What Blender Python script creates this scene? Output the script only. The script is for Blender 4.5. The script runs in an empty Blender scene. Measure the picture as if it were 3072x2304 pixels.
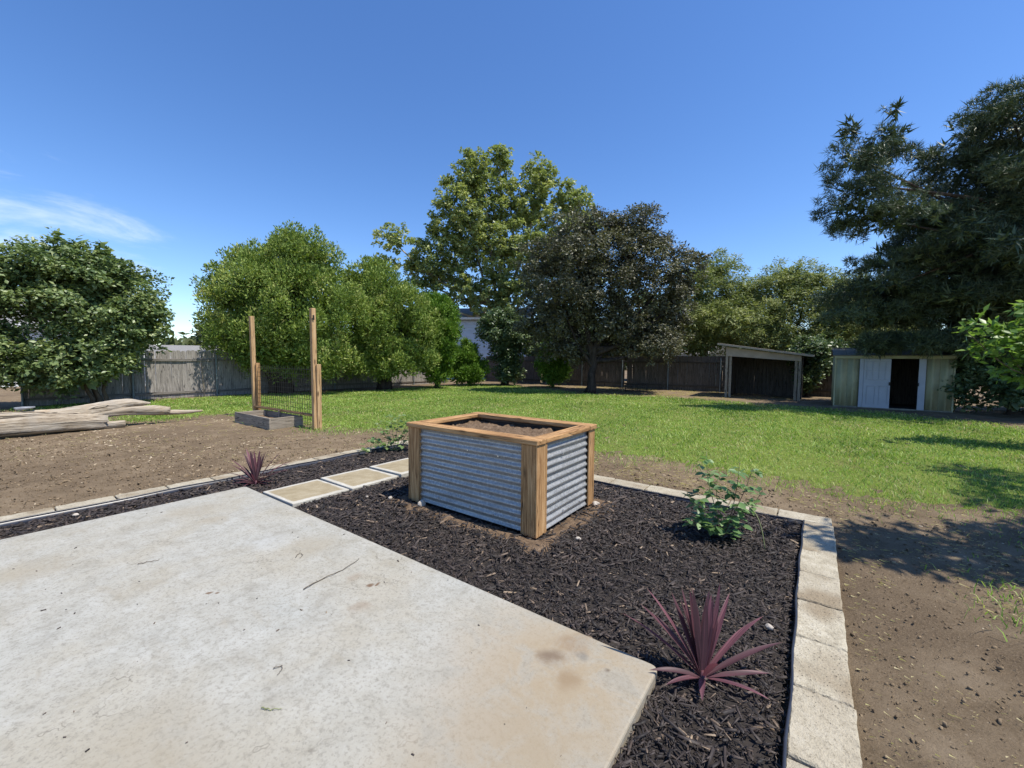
import bpy, bmesh, math, random
import numpy as np
from mathutils import Matrix, Vector

random.seed(7)
rng = np.random.default_rng(7)
S = bpy.context.scene
COL = S.collection
R = math.radians

# ------------------------------------------------------------------ camera
CAM_H = 1.4
pit, rol = R(3.2917), R(0.4173)
fwd = Vector((0, math.cos(pit), -math.sin(pit)))
up0 = Vector((0, math.sin(pit), math.cos(pit)))
rt0 = Vector((1, 0, 0))
rt = rt0 * math.cos(rol) + up0 * math.sin(rol)
up = -rt0 * math.sin(rol) + up0 * math.cos(rol)
cd = bpy.data.cameras.new('camera')
cam = bpy.data.objects.new('camera', cd)
COL.objects.link(cam)
M4 = Matrix((rt, up, -fwd)).transposed().to_4x4()
M4.translation = Vector((0, 0, CAM_H))
cam.matrix_world = M4
cd.sensor_width = 36.0
cd.lens = 14.51
cd.clip_start = 0.05
cd.clip_end = 3000
S.camera = cam

# ------------------------------------------------------------------ light
SUN_EL = R(64.0)
sun_h = Vector((0.911, -0.413, 0)).normalized()
to_sun = Vector((sun_h.x * math.cos(SUN_EL), sun_h.y * math.cos(SUN_EL), math.sin(SUN_EL)))
sl = bpy.data.lights.new('sun', 'SUN')
sl.energy = 4.8
sl.angle = R(0.53)
sl.color = (1.0, 0.945, 0.85)
so = bpy.data.objects.new('sun', sl)
COL.objects.link(so)
so.rotation_euler = (-to_sun).to_track_quat('-Z', 'Y').to_euler()
so.location = (8, -4, 20)

W = bpy.data.worlds.new('World')
S.world = W
W.use_nodes = True
nt = W.node_tree
nt.nodes.clear()
wo = nt.nodes.new('ShaderNodeOutputWorld')
bg = nt.nodes.new('ShaderNodeBackground')
sky = nt.nodes.new('ShaderNodeTexSky')
sky.sky_type = 'NISHITA'
sky.sun_disc = False
sky.sun_elevation = SUN_EL
sky.sun_rotation = math.atan2(to_sun.x, to_sun.y)
sky.altitude = 800
sky.air_density = 1.0
sky.dust_density = 0.3
sky.ozone_density = 3.0
hs = nt.nodes.new('ShaderNodeHueSaturation')
hs.inputs['Hue'].default_value = 0.507
hs.inputs['Saturation'].default_value = 1.2
hs.inputs['Value'].default_value = 1.06
nt.links.new(sky.outputs[0], hs.inputs['Color'])
# thin cloud: wisps from noise over the sky's directions, thicker low in the west
tc = nt.nodes.new('ShaderNodeTexCoord')
mp = nt.nodes.new('ShaderNodeMapping')
mp.inputs['Scale'].default_value = (2.0, 2.0, 6.5)
mp.inputs['Rotation'].default_value = (0, R(-7), 0)
mp.inputs['Location'].default_value = (3.1, 1.7, 0.4)
nt.links.new(tc.outputs['Generated'], mp.inputs['Vector'])
nz = nt.nodes.new('ShaderNodeTexNoise')
nz.inputs['Scale'].default_value = 2.6
nz.inputs['Detail'].default_value = 9
nz.inputs['Roughness'].default_value = 0.6
nz.inputs['Distortion'].default_value = 0.35
nt.links.new(mp.outputs[0], nz.inputs['Vector'])
dist = nt.nodes.new('ShaderNodeVectorMath')
dist.operation = 'DISTANCE'
dist.inputs[1].default_value = (-0.77, 0.615, 0.44)
sz_ = nt.nodes.new('ShaderNodeMapping')
sz_.inputs['Scale'].default_value = (1, 1, 2.4)
nt.links.new(tc.outputs['Generated'], sz_.inputs['Vector'])
nt.links.new(sz_.outputs[0], dist.inputs[0])
mr = nt.nodes.new('ShaderNodeMapRange')
mr.inputs[1].default_value = 0.03
mr.inputs[2].default_value = 0.46
mr.inputs[3].default_value = 0.25
mr.inputs[4].default_value = -0.30
nt.links.new(dist.outputs['Value'], mr.inputs[0])
ad = nt.nodes.new('ShaderNodeMath')
ad.operation = 'ADD'
nt.links.new(nz.outputs['Fac'], ad.inputs[0])
nt.links.new(mr.outputs[0], ad.inputs[1])
cr = nt.nodes.new('ShaderNodeMapRange')
cr.interpolation_type = 'SMOOTHSTEP'
cr.inputs[1].default_value = 0.50
cr.inputs[2].default_value = 0.90
cr.inputs[3].default_value = 0.0
cr.inputs[4].default_value = 0.6
nt.links.new(ad.outputs[0], cr.inputs[0])
mxs = nt.nodes.new('ShaderNodeMix')
mxs.data_type = 'RGBA'
mxs.inputs[7].default_value = (6.2, 6.6, 7.2, 1)
nt.links.new(cr.outputs[0], mxs.inputs[0])
nt.links.new(hs.outputs[0], mxs.inputs[6])
nt.links.new(mxs.outputs[2], bg.inputs['Color'])
bg.inputs['Strength'].default_value = 0.15
nt.links.new(bg.outputs[0], wo.inputs['Surface'])

S.view_settings.view_transform = 'Standard'
S.view_settings.look = 'None'
S.view_settings.exposure = 0.42
S.view_settings.gamma = 1.0
S.render.engine = 'CYCLES'
S.cycles.max_bounces = 7
S.cycles.diffuse_bounces = 3
S.cycles.glossy_bounces = 3
S.cycles.transmission_bounces = 4
S.cycles.transparent_max_bounces = 6
S.cycles.sample_clamp_indirect = 6
S.cycles.use_denoising = True

# ------------------------------------------------------------------ helpers
YAW = R(36.2266)
EX = np.array([math.cos(YAW), -math.sin(YAW)])
EY = np.array([math.sin(YAW), math.cos(YAW)])
GROT = -YAW


def G(p, q, z=0.0):
    """yard grid (across, along) to world"""
    w = p * EX + q * EY
    return Vector((w[0], w[1], z))


def GN(p, q):
    return p * EX[0] + q * EY[0], p * EX[1] + q * EY[1]


def to_local(x, y):
    return x * EX[0] + y * EX[1], x * EY[0] + y * EY[1]


def tag(o, label=None, cat=None, group=None, kind=None):
    if label: o['label'] = label
    if cat: o['category'] = cat
    if group: o['group'] = group
    if kind: o['kind'] = kind
    return o


def link(o, parent=None):
    COL.objects.link(o)
    if parent is not None:
        o.parent = parent
    return o


def thing(name, label, cat, loc=(0, 0, 0), rz=0.0, group=None):
    o = bpy.data.objects.new(name, None)
    o.empty_display_size = 0.1
    o.location = loc
    o.rotation_euler = (0, 0, rz)
    link(o)
    return tag(o, label, cat, group)


def from_np(name, V, F, mat, parent=None, smooth=False, attr=None, attr_pt=None):
    """V (n,3), F (m,k)"""
    V = np.asarray(V, dtype=np.float32)
    F = np.asarray(F, dtype=np.int32)
    me = bpy.data.meshes.new(name)
    k = F.shape[1]
    me.vertices.add(len(V))
    me.vertices.foreach_set('co', V.ravel())
    me.loops.add(F.size)
    me.loops.foreach_set('vertex_index', F.ravel())
    me.polygons.add(len(F))
    me.polygons.foreach_set('loop_start', np.arange(0, F.size, k, dtype=np.int32))
    me.polygons.foreach_set('loop_total', np.full(len(F), k, dtype=np.int32))
    if smooth:
        me.polygons.foreach_set('use_smooth', np.ones(len(F), dtype=bool))
    if attr is not None:
        a = me.attributes.new('v', 'FLOAT', 'FACE')
        a.data.foreach_set('value', np.asarray(attr, dtype=np.float32))
    if attr_pt is not None:
        a = me.attributes.new('v', 'FLOAT', 'POINT')
        a.data.foreach_set('value', np.asarray(attr_pt, dtype=np.float32))
    me.update()
    me.validate()
    if mat: me.materials.append(mat)
    o = bpy.data.objects.new(name, me)
    return link(o, parent)


def box_me(name, sx, sy, sz, mat, bevel=0.004, seg=1, wob=0.0):
    """box centred on x,y,z"""
    bm = bmesh.new()
    bmesh.ops.create_cube(bm, size=1)
    for v in bm.verts:
        v.co = Vector((v.co.x * sx, v.co.y * sy, v.co.z * sz))
    if wob:
        for v in bm.verts:
            v.co += Vector([random.uniform(-wob, wob) for _ in range(3)])
    if bevel > 0:
        bmesh.ops.bevel(bm, geom=bm.edges[:], offset=bevel, segments=seg, affect='EDGES', profile=0.6)
    me = bpy.data.meshes.new(name)
    bm.to_mesh(me)
    bm.free()
    me.materials.append(mat)
    return me


def box(name, size, loc, mat, parent=None, rot=(0, 0, 0), bevel=0.004, seg=1, wob=0.0):
    o = bpy.data.objects.new(name, box_me(name, *size, mat, bevel, seg, wob))
    o.location = loc
    o.rotation_euler = rot
    return link(o, parent)


def span(name, x0, x1, y0, y1, z0, z1, mat, parent=None, bevel=0.004, wob=0.0):
    return box(name, (x1 - x0, y1 - y0, z1 - z0), ((x0 + x1) / 2, (y0 + y1) / 2, (z0 + z1) / 2), mat, parent, bevel=bevel, wob=wob)


def inst(name, me, loc, rot=(0, 0, 0), parent=None, scale=(1, 1, 1)):
    o = bpy.data.objects.new(name, me)
    o.location = loc
    o.rotation_euler = rot
    o.scale = scale
    return link(o, parent)


def tube_np(pts, rad, n=8, wob=0.0, ridges=None, cap=True):
    """tapered tube through pts; returns V,F(quads)"""
    pts = np.asarray(pts, float)
    m = len(pts)
    rad = np.asarray(rad, float) if np.ndim(rad) else np.full(m, rad)
    V = []
    T = np.gradient(pts, axis=0)
    T /= np.linalg.norm(T, axis=1)[:, None] + 1e-9
    ref = np.array([0, 0, 1.0]) if abs(T[0][2]) < 0.9 else np.array([1.0, 0, 0])
    u = np.cross(T[0], ref); u /= np.linalg.norm(u)
    for i in range(m):
        u = u - T[i] * (u @ T[i]); u /= np.linalg.norm(u) + 1e-9
        v = np.cross(T[i], u)
        for k in range(n):
            a = 2 * math.pi * k / n
            rr = rad[i]
            if ridges is not None:
                rr *= ridges(i / (m - 1), a)
            if wob: rr *= 1 + rng.uniform(-wob, wob)
            V.append(pts[i] + rr * (math.cos(a) * u + math.sin(a) * v))
    F = []
    for i in range(m - 1):
        for k in range(n):
            k2 = (k + 1) % n
            F.append((i * n + k, i * n + k2, (i + 1) * n + k2, (i + 1) * n + k))
    if cap:
        V.append(pts[0]); V.append(pts[-1])
        c0, c1 = len(V) - 2, len(V) - 1
        for k in range(0, n, 1):
            k2 = (k + 1) % n
            F.append((c0, k2, k, k)); F.append((c1, (m - 1) * n + k, (m - 1) * n + k2, (m - 1) * n + k2))
    return np.array(V), F


def tube(name, pts, rad, mat, parent=None, n=8, wob=0.0, ridges=None, smooth=True, cap=True):
    V, F = tube_np(pts, rad, n, wob, ridges, cap)
    me = bpy.data.meshes.new(name)
    me.from_pydata([tuple(v) for v in V], [], [tuple(dict.fromkeys(f)) for f in F])
    if smooth:
        me.polygons.foreach_set('use_smooth', np.ones(len(me.polygons), dtype=bool))
    me.materials.append(mat)
    me.update()
    o = bpy.data.objects.new(name, me)
    return link(o, parent)


def snoise(x, y, s=1.0, seed=0.0):
    """cheap smooth value in -1..1"""
    x = np.asarray(x) * s + seed * 3.7
    y = np.asarray(y) * s + seed * 1.9
    return (np.sin(1.3 * x + 0.7 * y + 1.1) * np.cos(0.9 * y - 0.6 * x + .4) + 0.6 * np.sin(2.7 * x - 1.9 * y + 2.0 + seed) + 0.4 * np.cos(4.9 * y + 3.3 * x + .7)
            + 0.25 * np.sin(9.1 * x + 2.3) * np.sin(8.3 * y + 1.7)) / 2.0


# ------------------------------------------------------------------ materials
class NT:
    def __init__(self, name):
        self.m = bpy.data.materials.new(name)
        self.m.use_nodes = True
        self.t = self.m.node_tree
        self.t.nodes.clear()
        self.out = self.t.nodes.new('ShaderNodeOutputMaterial')

    def n(self, typ, **kw):
        nd = self.t.nodes.new('ShaderNode' + typ)
        for k, v in kw.items():
            if k.startswith('i_'):
                key = k[2:]
                key = int(key) if key.isdigit() else key.replace('_', ' ')
                nd.inputs[key].default_value = v
            else:
                setattr(nd, k, v)
        return nd

    def l(self, a, b):
        self.t.links.new(a, b)

    def coord(self, kind='Object', scale=(1, 1, 1), rand=False):
        c = self.n('TexCoord')
        mpn = self.n('Mapping')
        mpn.inputs['Scale'].default_value = scale
        if rand:
            oi = self.n('ObjectInfo')
            mu = self.n('Math', operation='MULTIPLY', i_1=37.0)
            self.l(oi.outputs['Random'], mu.inputs[0])
            va = self.n('VectorMath', operation='ADD')
            self.l(c.outputs[kind], va.inputs[0])
            self.l(mu.outputs[0], va.inputs[1])
            self.l(va.outputs[0], mpn.inputs['Vector'])
        else:
            self.l(c.outputs[kind], mpn.inputs['Vector'])
        return mpn.outputs[0]

    def noise(self, vec, scale, detail=6, rough=0.6, dist=0.0):
        x = self.n('TexNoise')
        x.inputs['Scale'].default_value = scale
        x.inputs['Detail'].default_value = detail
        x.inputs['Roughness'].default_value = rough
        x.inputs['Distortion'].default_value = dist
        self.l(vec, x.inputs['Vector'])
        return x.outputs['Fac']

    def ramp(self, fac, stops):
        r = self.n('ValToRGB')
        els = r.color_ramp.elements
        while len(els) < len(stops): els.new(0.5)
        for e, (p, c) in zip(els, stops):
            e.position = p
            e.color = (*c, 1) if len(c) == 3 else c
        self.l(fac, r.inputs[0])
        return r.outputs[0]

    def rng(self, fac, a, b, c=0.0, d=1.0, smooth=True):
        r = self.n('MapRange')
        if smooth: r.interpolation_type = 'SMOOTHSTEP'
        for i, v in enumerate((a, b, c, d)):
            r.inputs[i + 1].default_value = v
        self.l(fac, r.inputs[0])
        return r.outputs[0]

    def mix(self, fac, a, b, blend='MIX'):
        x = self.n('Mix', data_type='RGBA', blend_type=blend)
        for sock, v in ((x.inputs[0], fac), (x.inputs[6], a), (x.inputs[7], b)):
            if isinstance(v, (int, float)): sock.default_value = v
            elif isinstance(v, tuple): sock.default_value = (*v, 1)
            else: self.l(v, sock)
        return x.outputs[2]

    def math(self, op, a, b=0.0):
        x = self.n('Math', operation=op)
        for i, v in enumerate((a, b)):
            if isinstance(v, (int, float)): x.inputs[i].default_value = v
            else: self.l(v, x.inputs[i])
        return x.outputs[0]

    def bump(self, h, strength=0.3, dist=0.01, normal=None):
        b = self.n('Bump')
        b.inputs['Strength'].default_value = strength
        b.inputs['Distance'].default_value = dist
        self.l(h, b.inputs['Height'])
        if normal: self.l(normal, b.inputs['Normal'])
        return b.outputs[0]

    def pbsdf(self, col, rough=0.7, metal=0.0, spec=0.5, normal=None):
        b = self.n('BsdfPrincipled')
        if isinstance(col, tuple): b.inputs['Base Color'].default_value = (*col, 1)
        else: self.l(col, b.inputs['Base Color'])
        if isinstance(rough, (int, float)): b.inputs['Roughness'].default_value = rough
        else: self.l(rough, b.inputs['Roughness'])
        b.inputs['Metallic'].default_value = metal
        b.inputs['Specular IOR Level'].default_value = spec
        if normal: self.l(normal, b.inputs['Normal'])
        return b.outputs[0]

    def done(self, sh):
        self.l(sh, self.out.inputs['Surface'])
        return self.m


def wood(name, axis, c0, c1, c2, rough=0.75, grain=1.0, knots=True, grey=None):
    N = NT(name)
    st = {'x': (1.2, 22, 22), 'y': (22, 1.2, 22), 'z': (22, 22, 1.2)}[axis]
    v = N.coord('Object', st, rand=True)
    kv = N.coord('Object', {'x': (2.2, 7, 7), 'y': (7, 2.2, 7), 'z': (7, 7, 2.2)}[axis], rand=True)
    g1 = N.noise(v, 1.6 * grain, 5, 0.65, 0.8)
    g2 = N.noise(v, 7 * grain, 4, 0.6, 0.2)
    g = N.math('ADD', N.math('MULTIPLY', g1, 0.65), N.math('MULTIPLY', g2, 0.35))
    col = N.ramp(g, [(0.36, c0), (0.49, c1), (0.62, c2)])
    chk = N.rng(N.math('ABSOLUTE', N.math('SUBTRACT', N.noise(v, .5, 2, .5, .6), .5)), .003, .012, .7, 0)
    col = N.mix(chk, col, tuple(x * 0.25 for x in c0))
    big = N.noise(N.coord('Object', (1, 1, 1), rand=True), 1.7, 3, 0.5)
    col = N.mix(N.rng(big, 0.4, 0.75, 0.0, 0.22), col, tuple(x * 0.9 for x in c0))
    if knots:
        vo = N.n('TexVoronoi')
        vo.inputs['Scale'].default_value = 1.0
        vo.inputs['Randomness'].default_value = 1.0
        N.l(kv, vo.inputs['Vector'])
        k = N.rng(vo.outputs['Distance'], 0.06, 0.19, 0.85, 0.0)
        col = N.mix(k, col, tuple(x * 0.3 for x in c0))
    if grey:
        dirt = N.noise(N.coord('Object', (1, 1, 1), rand=True), 5, 6, 0.7)
        col = N.mix(N.rng(dirt, 0.45, 0.75, 0, 0.6), col, grey)
    nb = N.bump(N.math('SUBTRACT', g, chk), 0.5, 0.006)
    return N.done(N.pbsdf(col, rough, 0, 0.3, nb))


CEDAR = {a: wood('cedar_' + a, a, (0.14, 0.066, 0.024), (0.375, 0.208, 0.086), (0.56, 0.345, 0.165)) for a in 'xyz'}
PALE = {a: wood('new_lumber_' + a, a, (0.30, 0.165, 0.072), (0.47, 0.30, 0.145), (0.58, 0.40, 0.215)) for a in 'xyz'}
GREYW = {a: wood('weathered_' + a, a, (0.12, 0.098, 0.072), (0.27, 0.23, 0.175), (0.40, 0.345, 0.27), 0.9) for a in 'xyz'}
FENCE = wood('fence_board', 'z', (0.13, 0.118, 0.105), (0.265, 0.243, 0.218), (0.40, 0.37, 0.335), 0.92, 1.0)
FENCE_SHADE = wood('shaded_fence_board', 'z', (0.05, 0.042, 0.035), (0.105, 0.09, 0.076), (0.18, 0.158, 0.135), 0.92, 1.0)  # same fence wood darkened for the back fence, tree shade put into the colour
FENCE2 = wood('fence_rail', 'x', (0.10, 0.088, 0.078), (0.19, 0.172, 0.15), (0.29, 0.265, 0.235), 0.92, 1.0)
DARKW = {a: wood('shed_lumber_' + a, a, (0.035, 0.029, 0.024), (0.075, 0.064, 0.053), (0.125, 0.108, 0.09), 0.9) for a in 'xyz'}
def drift_mat():
    N = NT('driftwood')
    g1 = N.noise(N.coord('Object', (0.8, 8, 8)), 1.5, 6, .7, 1.0)
    g2 = N.noise(N.coord('Object', (1.6, 30, 30)), 1.6, 4, .6, .4)
    b = N.noise(N.coord('Object'), 2.4, 4, .6)
    g = N.math('ADD', N.math('MULTIPLY', g1, .6), N.math('MULTIPLY', g2, .4))
    col = N.ramp(g, [(0.36, (0.085, 0.064, 0.043)), (0.45, (0.27, 0.218, 0.155)), (0.55, (0.40, 0.34, 0.26)), (0.66, (0.52, 0.47, 0.38))])
    col = N.mix(N.rng(b, .5, .68, 0, .55), col, (0.30, 0.27, 0.225))
    col = N.mix(N.rng(b, .45, .3, 0, .45), col, (0.44, 0.29, 0.14))
    crack = N.rng(N.math('ABSOLUTE', N.math('SUBTRACT', N.noise(N.coord('Object', (.10, 4, 4)), 1.2, 2, .5, .15), .5)), .003, .010, .9, 0)
    col = N.mix(crack, col, (0.025, 0.018, 0.012))
    h = N.math('SUBTRACT', g, N.math('MULTIPLY', crack, .8))
    return N.done(N.pbsdf(col, .9, 0, .2, N.bump(h, .8, .03)))


DRIFT = drift_mat()


def leaf_mat(name, stops, trans=0.3, rough=0.5, spec=0.35, tboost=1.5):
    N = NT(name)
    a = N.n('Attribute', attribute_name='v')
    col = N.ramp(a.outputs['Fac'], stops)
    b = N.pbsdf(col, rough, 0, spec)
    t = N.n('BsdfTranslucent')
    tcn = N.mix(1.0, col, (tboost, tboost * 1.05, tboost * 0.6), 'MULTIPLY')
    N.l(tcn, t.inputs['Color'])
    m = N.n('MixShader')
    m.inputs[0].default_value = trans
    N.l(b, m.inputs[1]); N.l(t.outputs[0], m.inputs[2])
    return N.done(m.outputs[0])


def bark(name, c0, c1, scale=6, flake=None):
    N = NT(name)
    v = N.coord('Object', (1, 1, 0.3))
    f = N.noise(v, scale, 7, 0.65, 0.6)
    col = N.ramp(f, [(0.35, c0), (0.65, c1)])
    if flake:
        f2 = N.noise(N.coord('Object', (1, 1, 0.6)), 2.2, 4, 0.5)
        col = N.mix(N.rng(f2, 0.5, 0.56), col, flake)
    return N.done(N.pbsdf(col, 0.9, 0, 0.2, N.bump(f, 0.6, 0.02)))


BARK_D = bark('dark_bark', (0.018, 0.014, 0.012), (0.07, 0.055, 0.046))
BARK_B = bark('brown_bark', (0.05, 0.035, 0.025), (0.15, 0.11, 0.08))
BARK_P = bark('pale_bark', (0.30, 0.25, 0.17), (0.55, 0.49, 0.37), 3, (0.24, 0.21, 0.15))


def dirt_mat(name, tint=1.0):
    N = NT(name)
    v = N.coord('Object')
    big = N.noise(v, 0.55, 5, 0.55)
    mid = N.noise(v, 3.5, 6, 0.65)
    fine = N.noise(v, 85, 6, 0.78)
    col = N.ramp(mid, [(0.30, (0.128, 0.093, 0.056)), (0.52, (0.205, 0.152, 0.095)), (0.72, (0.285, 0.22, 0.145))])
    col = N.mix(N.rng(big, 0.36, 0.60, 0.62, 0.0), col, (0.105, 0.074, 0.046))
    col = N.mix(N.rng(fine, 0.46, 0.66, 0.0, 0.6), col, (0.25, 0.19, 0.125))
    col = N.mix(N.rng(fine, 0.45, 0.33, 0.0, 0.55), col, (0.09, 0.064, 0.04))
    vo = N.n('TexVoronoi')
    vo.inputs['Scale'].default_value = 26
    N.l(v, vo.inputs['Vector'])
    sp = N.rng(vo.outputs['Distance'], 0.08, 0.16, 0.7, 0.0)
    gate = N.rng(N.noise(v, 2.0, 3), 0.5, 0.62)
    col = N.mix(N.math('MULTIPLY', sp, gate), col, (0.34, 0.27, 0.185))
    h = N.math('ADD', N.math('MULTIPLY', mid, 0.6), N.math('MULTIPLY', fine, 0.4))
    nb = N.bump(h, 1.0, 0.04)
    return N.done(N.pbsdf(col, 0.95, 0, 0.15, nb))


DIRT = dirt_mat('dry_dirt')


def soil_mat():
    N = NT('planter_soil')
    v = N.coord('Object')
    f = N.noise(v, 22, 7, 0.7)
    col = N.ramp(f, [(0.3, (0.07, 0.045, 0.028)), (0.55, (0.16, 0.11, 0.07)), (0.75, (0.28, 0.205, 0.14))])
    return N.done(N.pbsdf(col, 0.95, 0, 0.15, N.bump(f, 0.9, 0.02)))


SOIL = soil_mat()


def concrete_mat():
    N = NT('patio_concrete')
    v = N.coord('Object')
    big = N.noise(v, 1.1, 6, 0.6, 0.3)
    mid = N.noise(v, 5.5, 7, 0.68, 0.5)
    fine = N.noise(v, 60, 5, 0.75)
    st = N.noise(N.coord('Object', (1.0, 3.2, 1)), 2.6, 6, 0.6, 0.6)
    col = N.ramp(mid, [(0.30, (0.265, 0.252, 0.212)), (0.47, (0.335, 0.326, 0.284)), (0.68, (0.385, 0.378, 0.338))])
    col = N.mix(N.rng(big, 0.42, 0.68, 0.0, 0.55), col, (0.33, 0.295, 0.22))
    col = N.mix(N.rng(big, 0.42, 0.27, 0.0, 0.4), col, (0.315, 0.335, 0.32))
    col = N.mix(N.rng(st, 0.55, 0.72, 0.0, 0.45), col, (0.27, 0.24, 0.18))
    pit = N.noise(v, 26, 6, 0.78)
    col = N.mix(N.rng(pit, 0.50, 0.64, 0.0, 0.50), col, (0.20, 0.186, 0.152))
    col = N.mix(N.rng(pit, 0.46, 0.32, 0.0, 0.28), col, (0.42, 0.415, 0.385))
    col = N.mix(N.rng(fine, 0.51, 0.63, 0.0, 0.55), col, (0.19, 0.175, 0.145))
    hair = N.math('ABSOLUTE', N.math('SUBTRACT', N.noise(v, 1.3, 5, 0.6, 0.4), 0.5))
    col = N.mix(N.math('MULTIPLY', N.rng(hair, 0.0008, 0.003, 0.55, 0.0), N.rng(big, .5, .6)), col, (0.13, 0.115, 0.09))
    vp_ = N.n('TexVoronoi')
    vp_.inputs['Scale'].default_value = 38
    N.l(v, vp_.inputs['Vector'])
    hole = N.math('MULTIPLY', N.rng(vp_.outputs['Distance'], 0.05, 0.13, 1.0, 0.0), N.rng(N.noise(v, 3.0, 4), 0.46, 0.6))
    col = N.mix(N.math('MULTIPLY', hole, 0.55), col, (0.12, 0.105, 0.08))
    # worn tan corner and edge (sheds silt): grid coordinates of the slab
    wv = N.n('VectorMath', operation='ADD')
    nv = N.n('TexNoise')
    nv.inputs['Scale'].default_value = 4.0
    nv.inputs['Detail'].default_value = 6
    N.l(v, nv.inputs['Vector'])
    sc = N.n('VectorMath', operation='MULTIPLY_ADD')
    N.l(nv.outputs['Color'], sc.inputs[0])
    sc.inputs[1].default_value = (0.2, 0.2, 0)
    sc.inputs[2].default_value = (-0.1, -0.1, 0)
    N.l(v, wv.inputs[0]); N.l(sc.outputs[0], wv.inputs[1])

    def spot(p, q, r0, r1, amt, c, stretch=None):
        nonlocal col
        d = N.n('VectorMath', operation='DISTANCE')
        d.inputs[1].default_value = (p, q, 0)
        N.l(wv.outputs[0], d.inputs[0])
        f = N.rng(d.outputs['Value'], r0, r1, amt, 0.0)
        f = N.math('MULTIPLY', f, N.rng(mid, 0.33, 0.58, 0.35, 1.0))
        col = N.mix(f, col, c)
    spot(-0.85, 1.60, 0.10, 0.85, 0.85, (0.29, 0.225, 0.14))
    spot(-0.75, 1.05, 0.05, 0.65, 0.75, (0.27, 0.215, 0.14))
    spot(-0.90, 1.77, 0.01, 0.13, 0.85, (0.22, 0.155, 0.095))
    spot(-0.94, 1.61, 0.01, 0.09, 0.8, (0.14, 0.10, 0.07))
    spot(-0.84, 1.706, 0.005, 0.05, 0.85, (0.13, 0.13, 0.12))
    spot(-0.81, 1.54, 0.01, 0.08, 0.7, (0.22, 0.155, 0.09))
    spot(-0.714, 1.686, 0.002, 0.03, 0.95, (0.07, 0.05, 0.035))
    # muddy paw marks
    for p, q, r in ((-2.162, 1.511, 0.036), (-2.12, 1.54, 0.022), (-2.865, 0.848, 0.03), (-2.82, 0.88, 0.018)):
        spot(p, q, r * 0.3, r, 0.9, (0.13, 0.075, 0.04))
    for p, q, r in ((-2.342, 1.507, 0.07), (-2.02, 1.33, 0.06)):
        spot(p, q, r * 0.2, r, 0.4, (0.20, 0.135, 0.08))
    for p, q, r in ((-4.1, 0.25, 0.28), (-4.55, 1.25, 0.30), (-4.15, 1.3, 0.15), (-2.9, -0.35, 0.4), (-1.9, 0.35, 0.35), (-1.5, 0.3, 0.4), (-3.0, 1.55, 0.3)):
        spot(p, q, r * 0.2, r, 0.5, (0.27, 0.23, 0.16))
    for p, q, r in ((-3.35, 1.35, 0.25),):
        spot(p, q, r * 0.1, r, 0.35, (0.41, 0.42, 0.41))
    h = N.math('ADD', N.math('MULTIPLY', mid, 0.5), N.math('MULTIPLY', fine, 0.5))
    h = N.math('SUBTRACT', h, N.math('MULTIPLY', hole, 0.35))
    nb = N.bump(h, 0.4, 0.008)
    return N.done(N.pbsdf(col, 0.88, 0, 0.3, nb))


def block_mat(name, c0, c1, c2):
    N = NT(name)
    v = N.coord('Object', (1, 1, 1), rand=True)
    f = N.noise(v, 14, 7, 0.72)
    b = N.noise(v, 3.5, 4, 0.55)
    fine = N.noise(v, 90, 3, 0.7)
    oi = N.n('ObjectInfo')
    col = N.ramp(f, [(0.3, c0), (0.5, c1), (0.7, c2)])
    col = N.mix(N.rng(oi.outputs['Random'], 0.0, 1.0, 0.0, 0.55, False), col, (0.36, 0.315, 0.235))
    col = N.mix(N.rng(b, 0.46, 0.66, 0.0, 0.75), col, (0.225, 0.17, 0.105))
    col = N.mix(N.rng(fine, 0.52, 0.68, 0.0, 0.6), col, (0.14, 0.115, 0.08))
    vo = N.n('TexVoronoi')
    vo.inputs['Scale'].default_value = 55
    N.l(v, vo.inputs['Vector'])
    pit = N.math('MULTIPLY', N.rng(vo.outputs['Distance'], .08, .22, 1, 0), N.rng(b, .42, .55))
    col = N.mix(N.math('MULTIPLY', pit, .6), col, (0.12, 0.095, 0.065))
    return N.done(N.pbsdf(col, 0.92, 0, 0.2, N.bump(N.math('SUBTRACT', N.math('ADD', f, fine), pit), 0.8, 0.010)))


BLOCK = block_mat('edging_block_concrete', (0.27, 0.235, 0.17), (0.42, 0.375, 0.28), (0.54, 0.50, 0.40))


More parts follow.
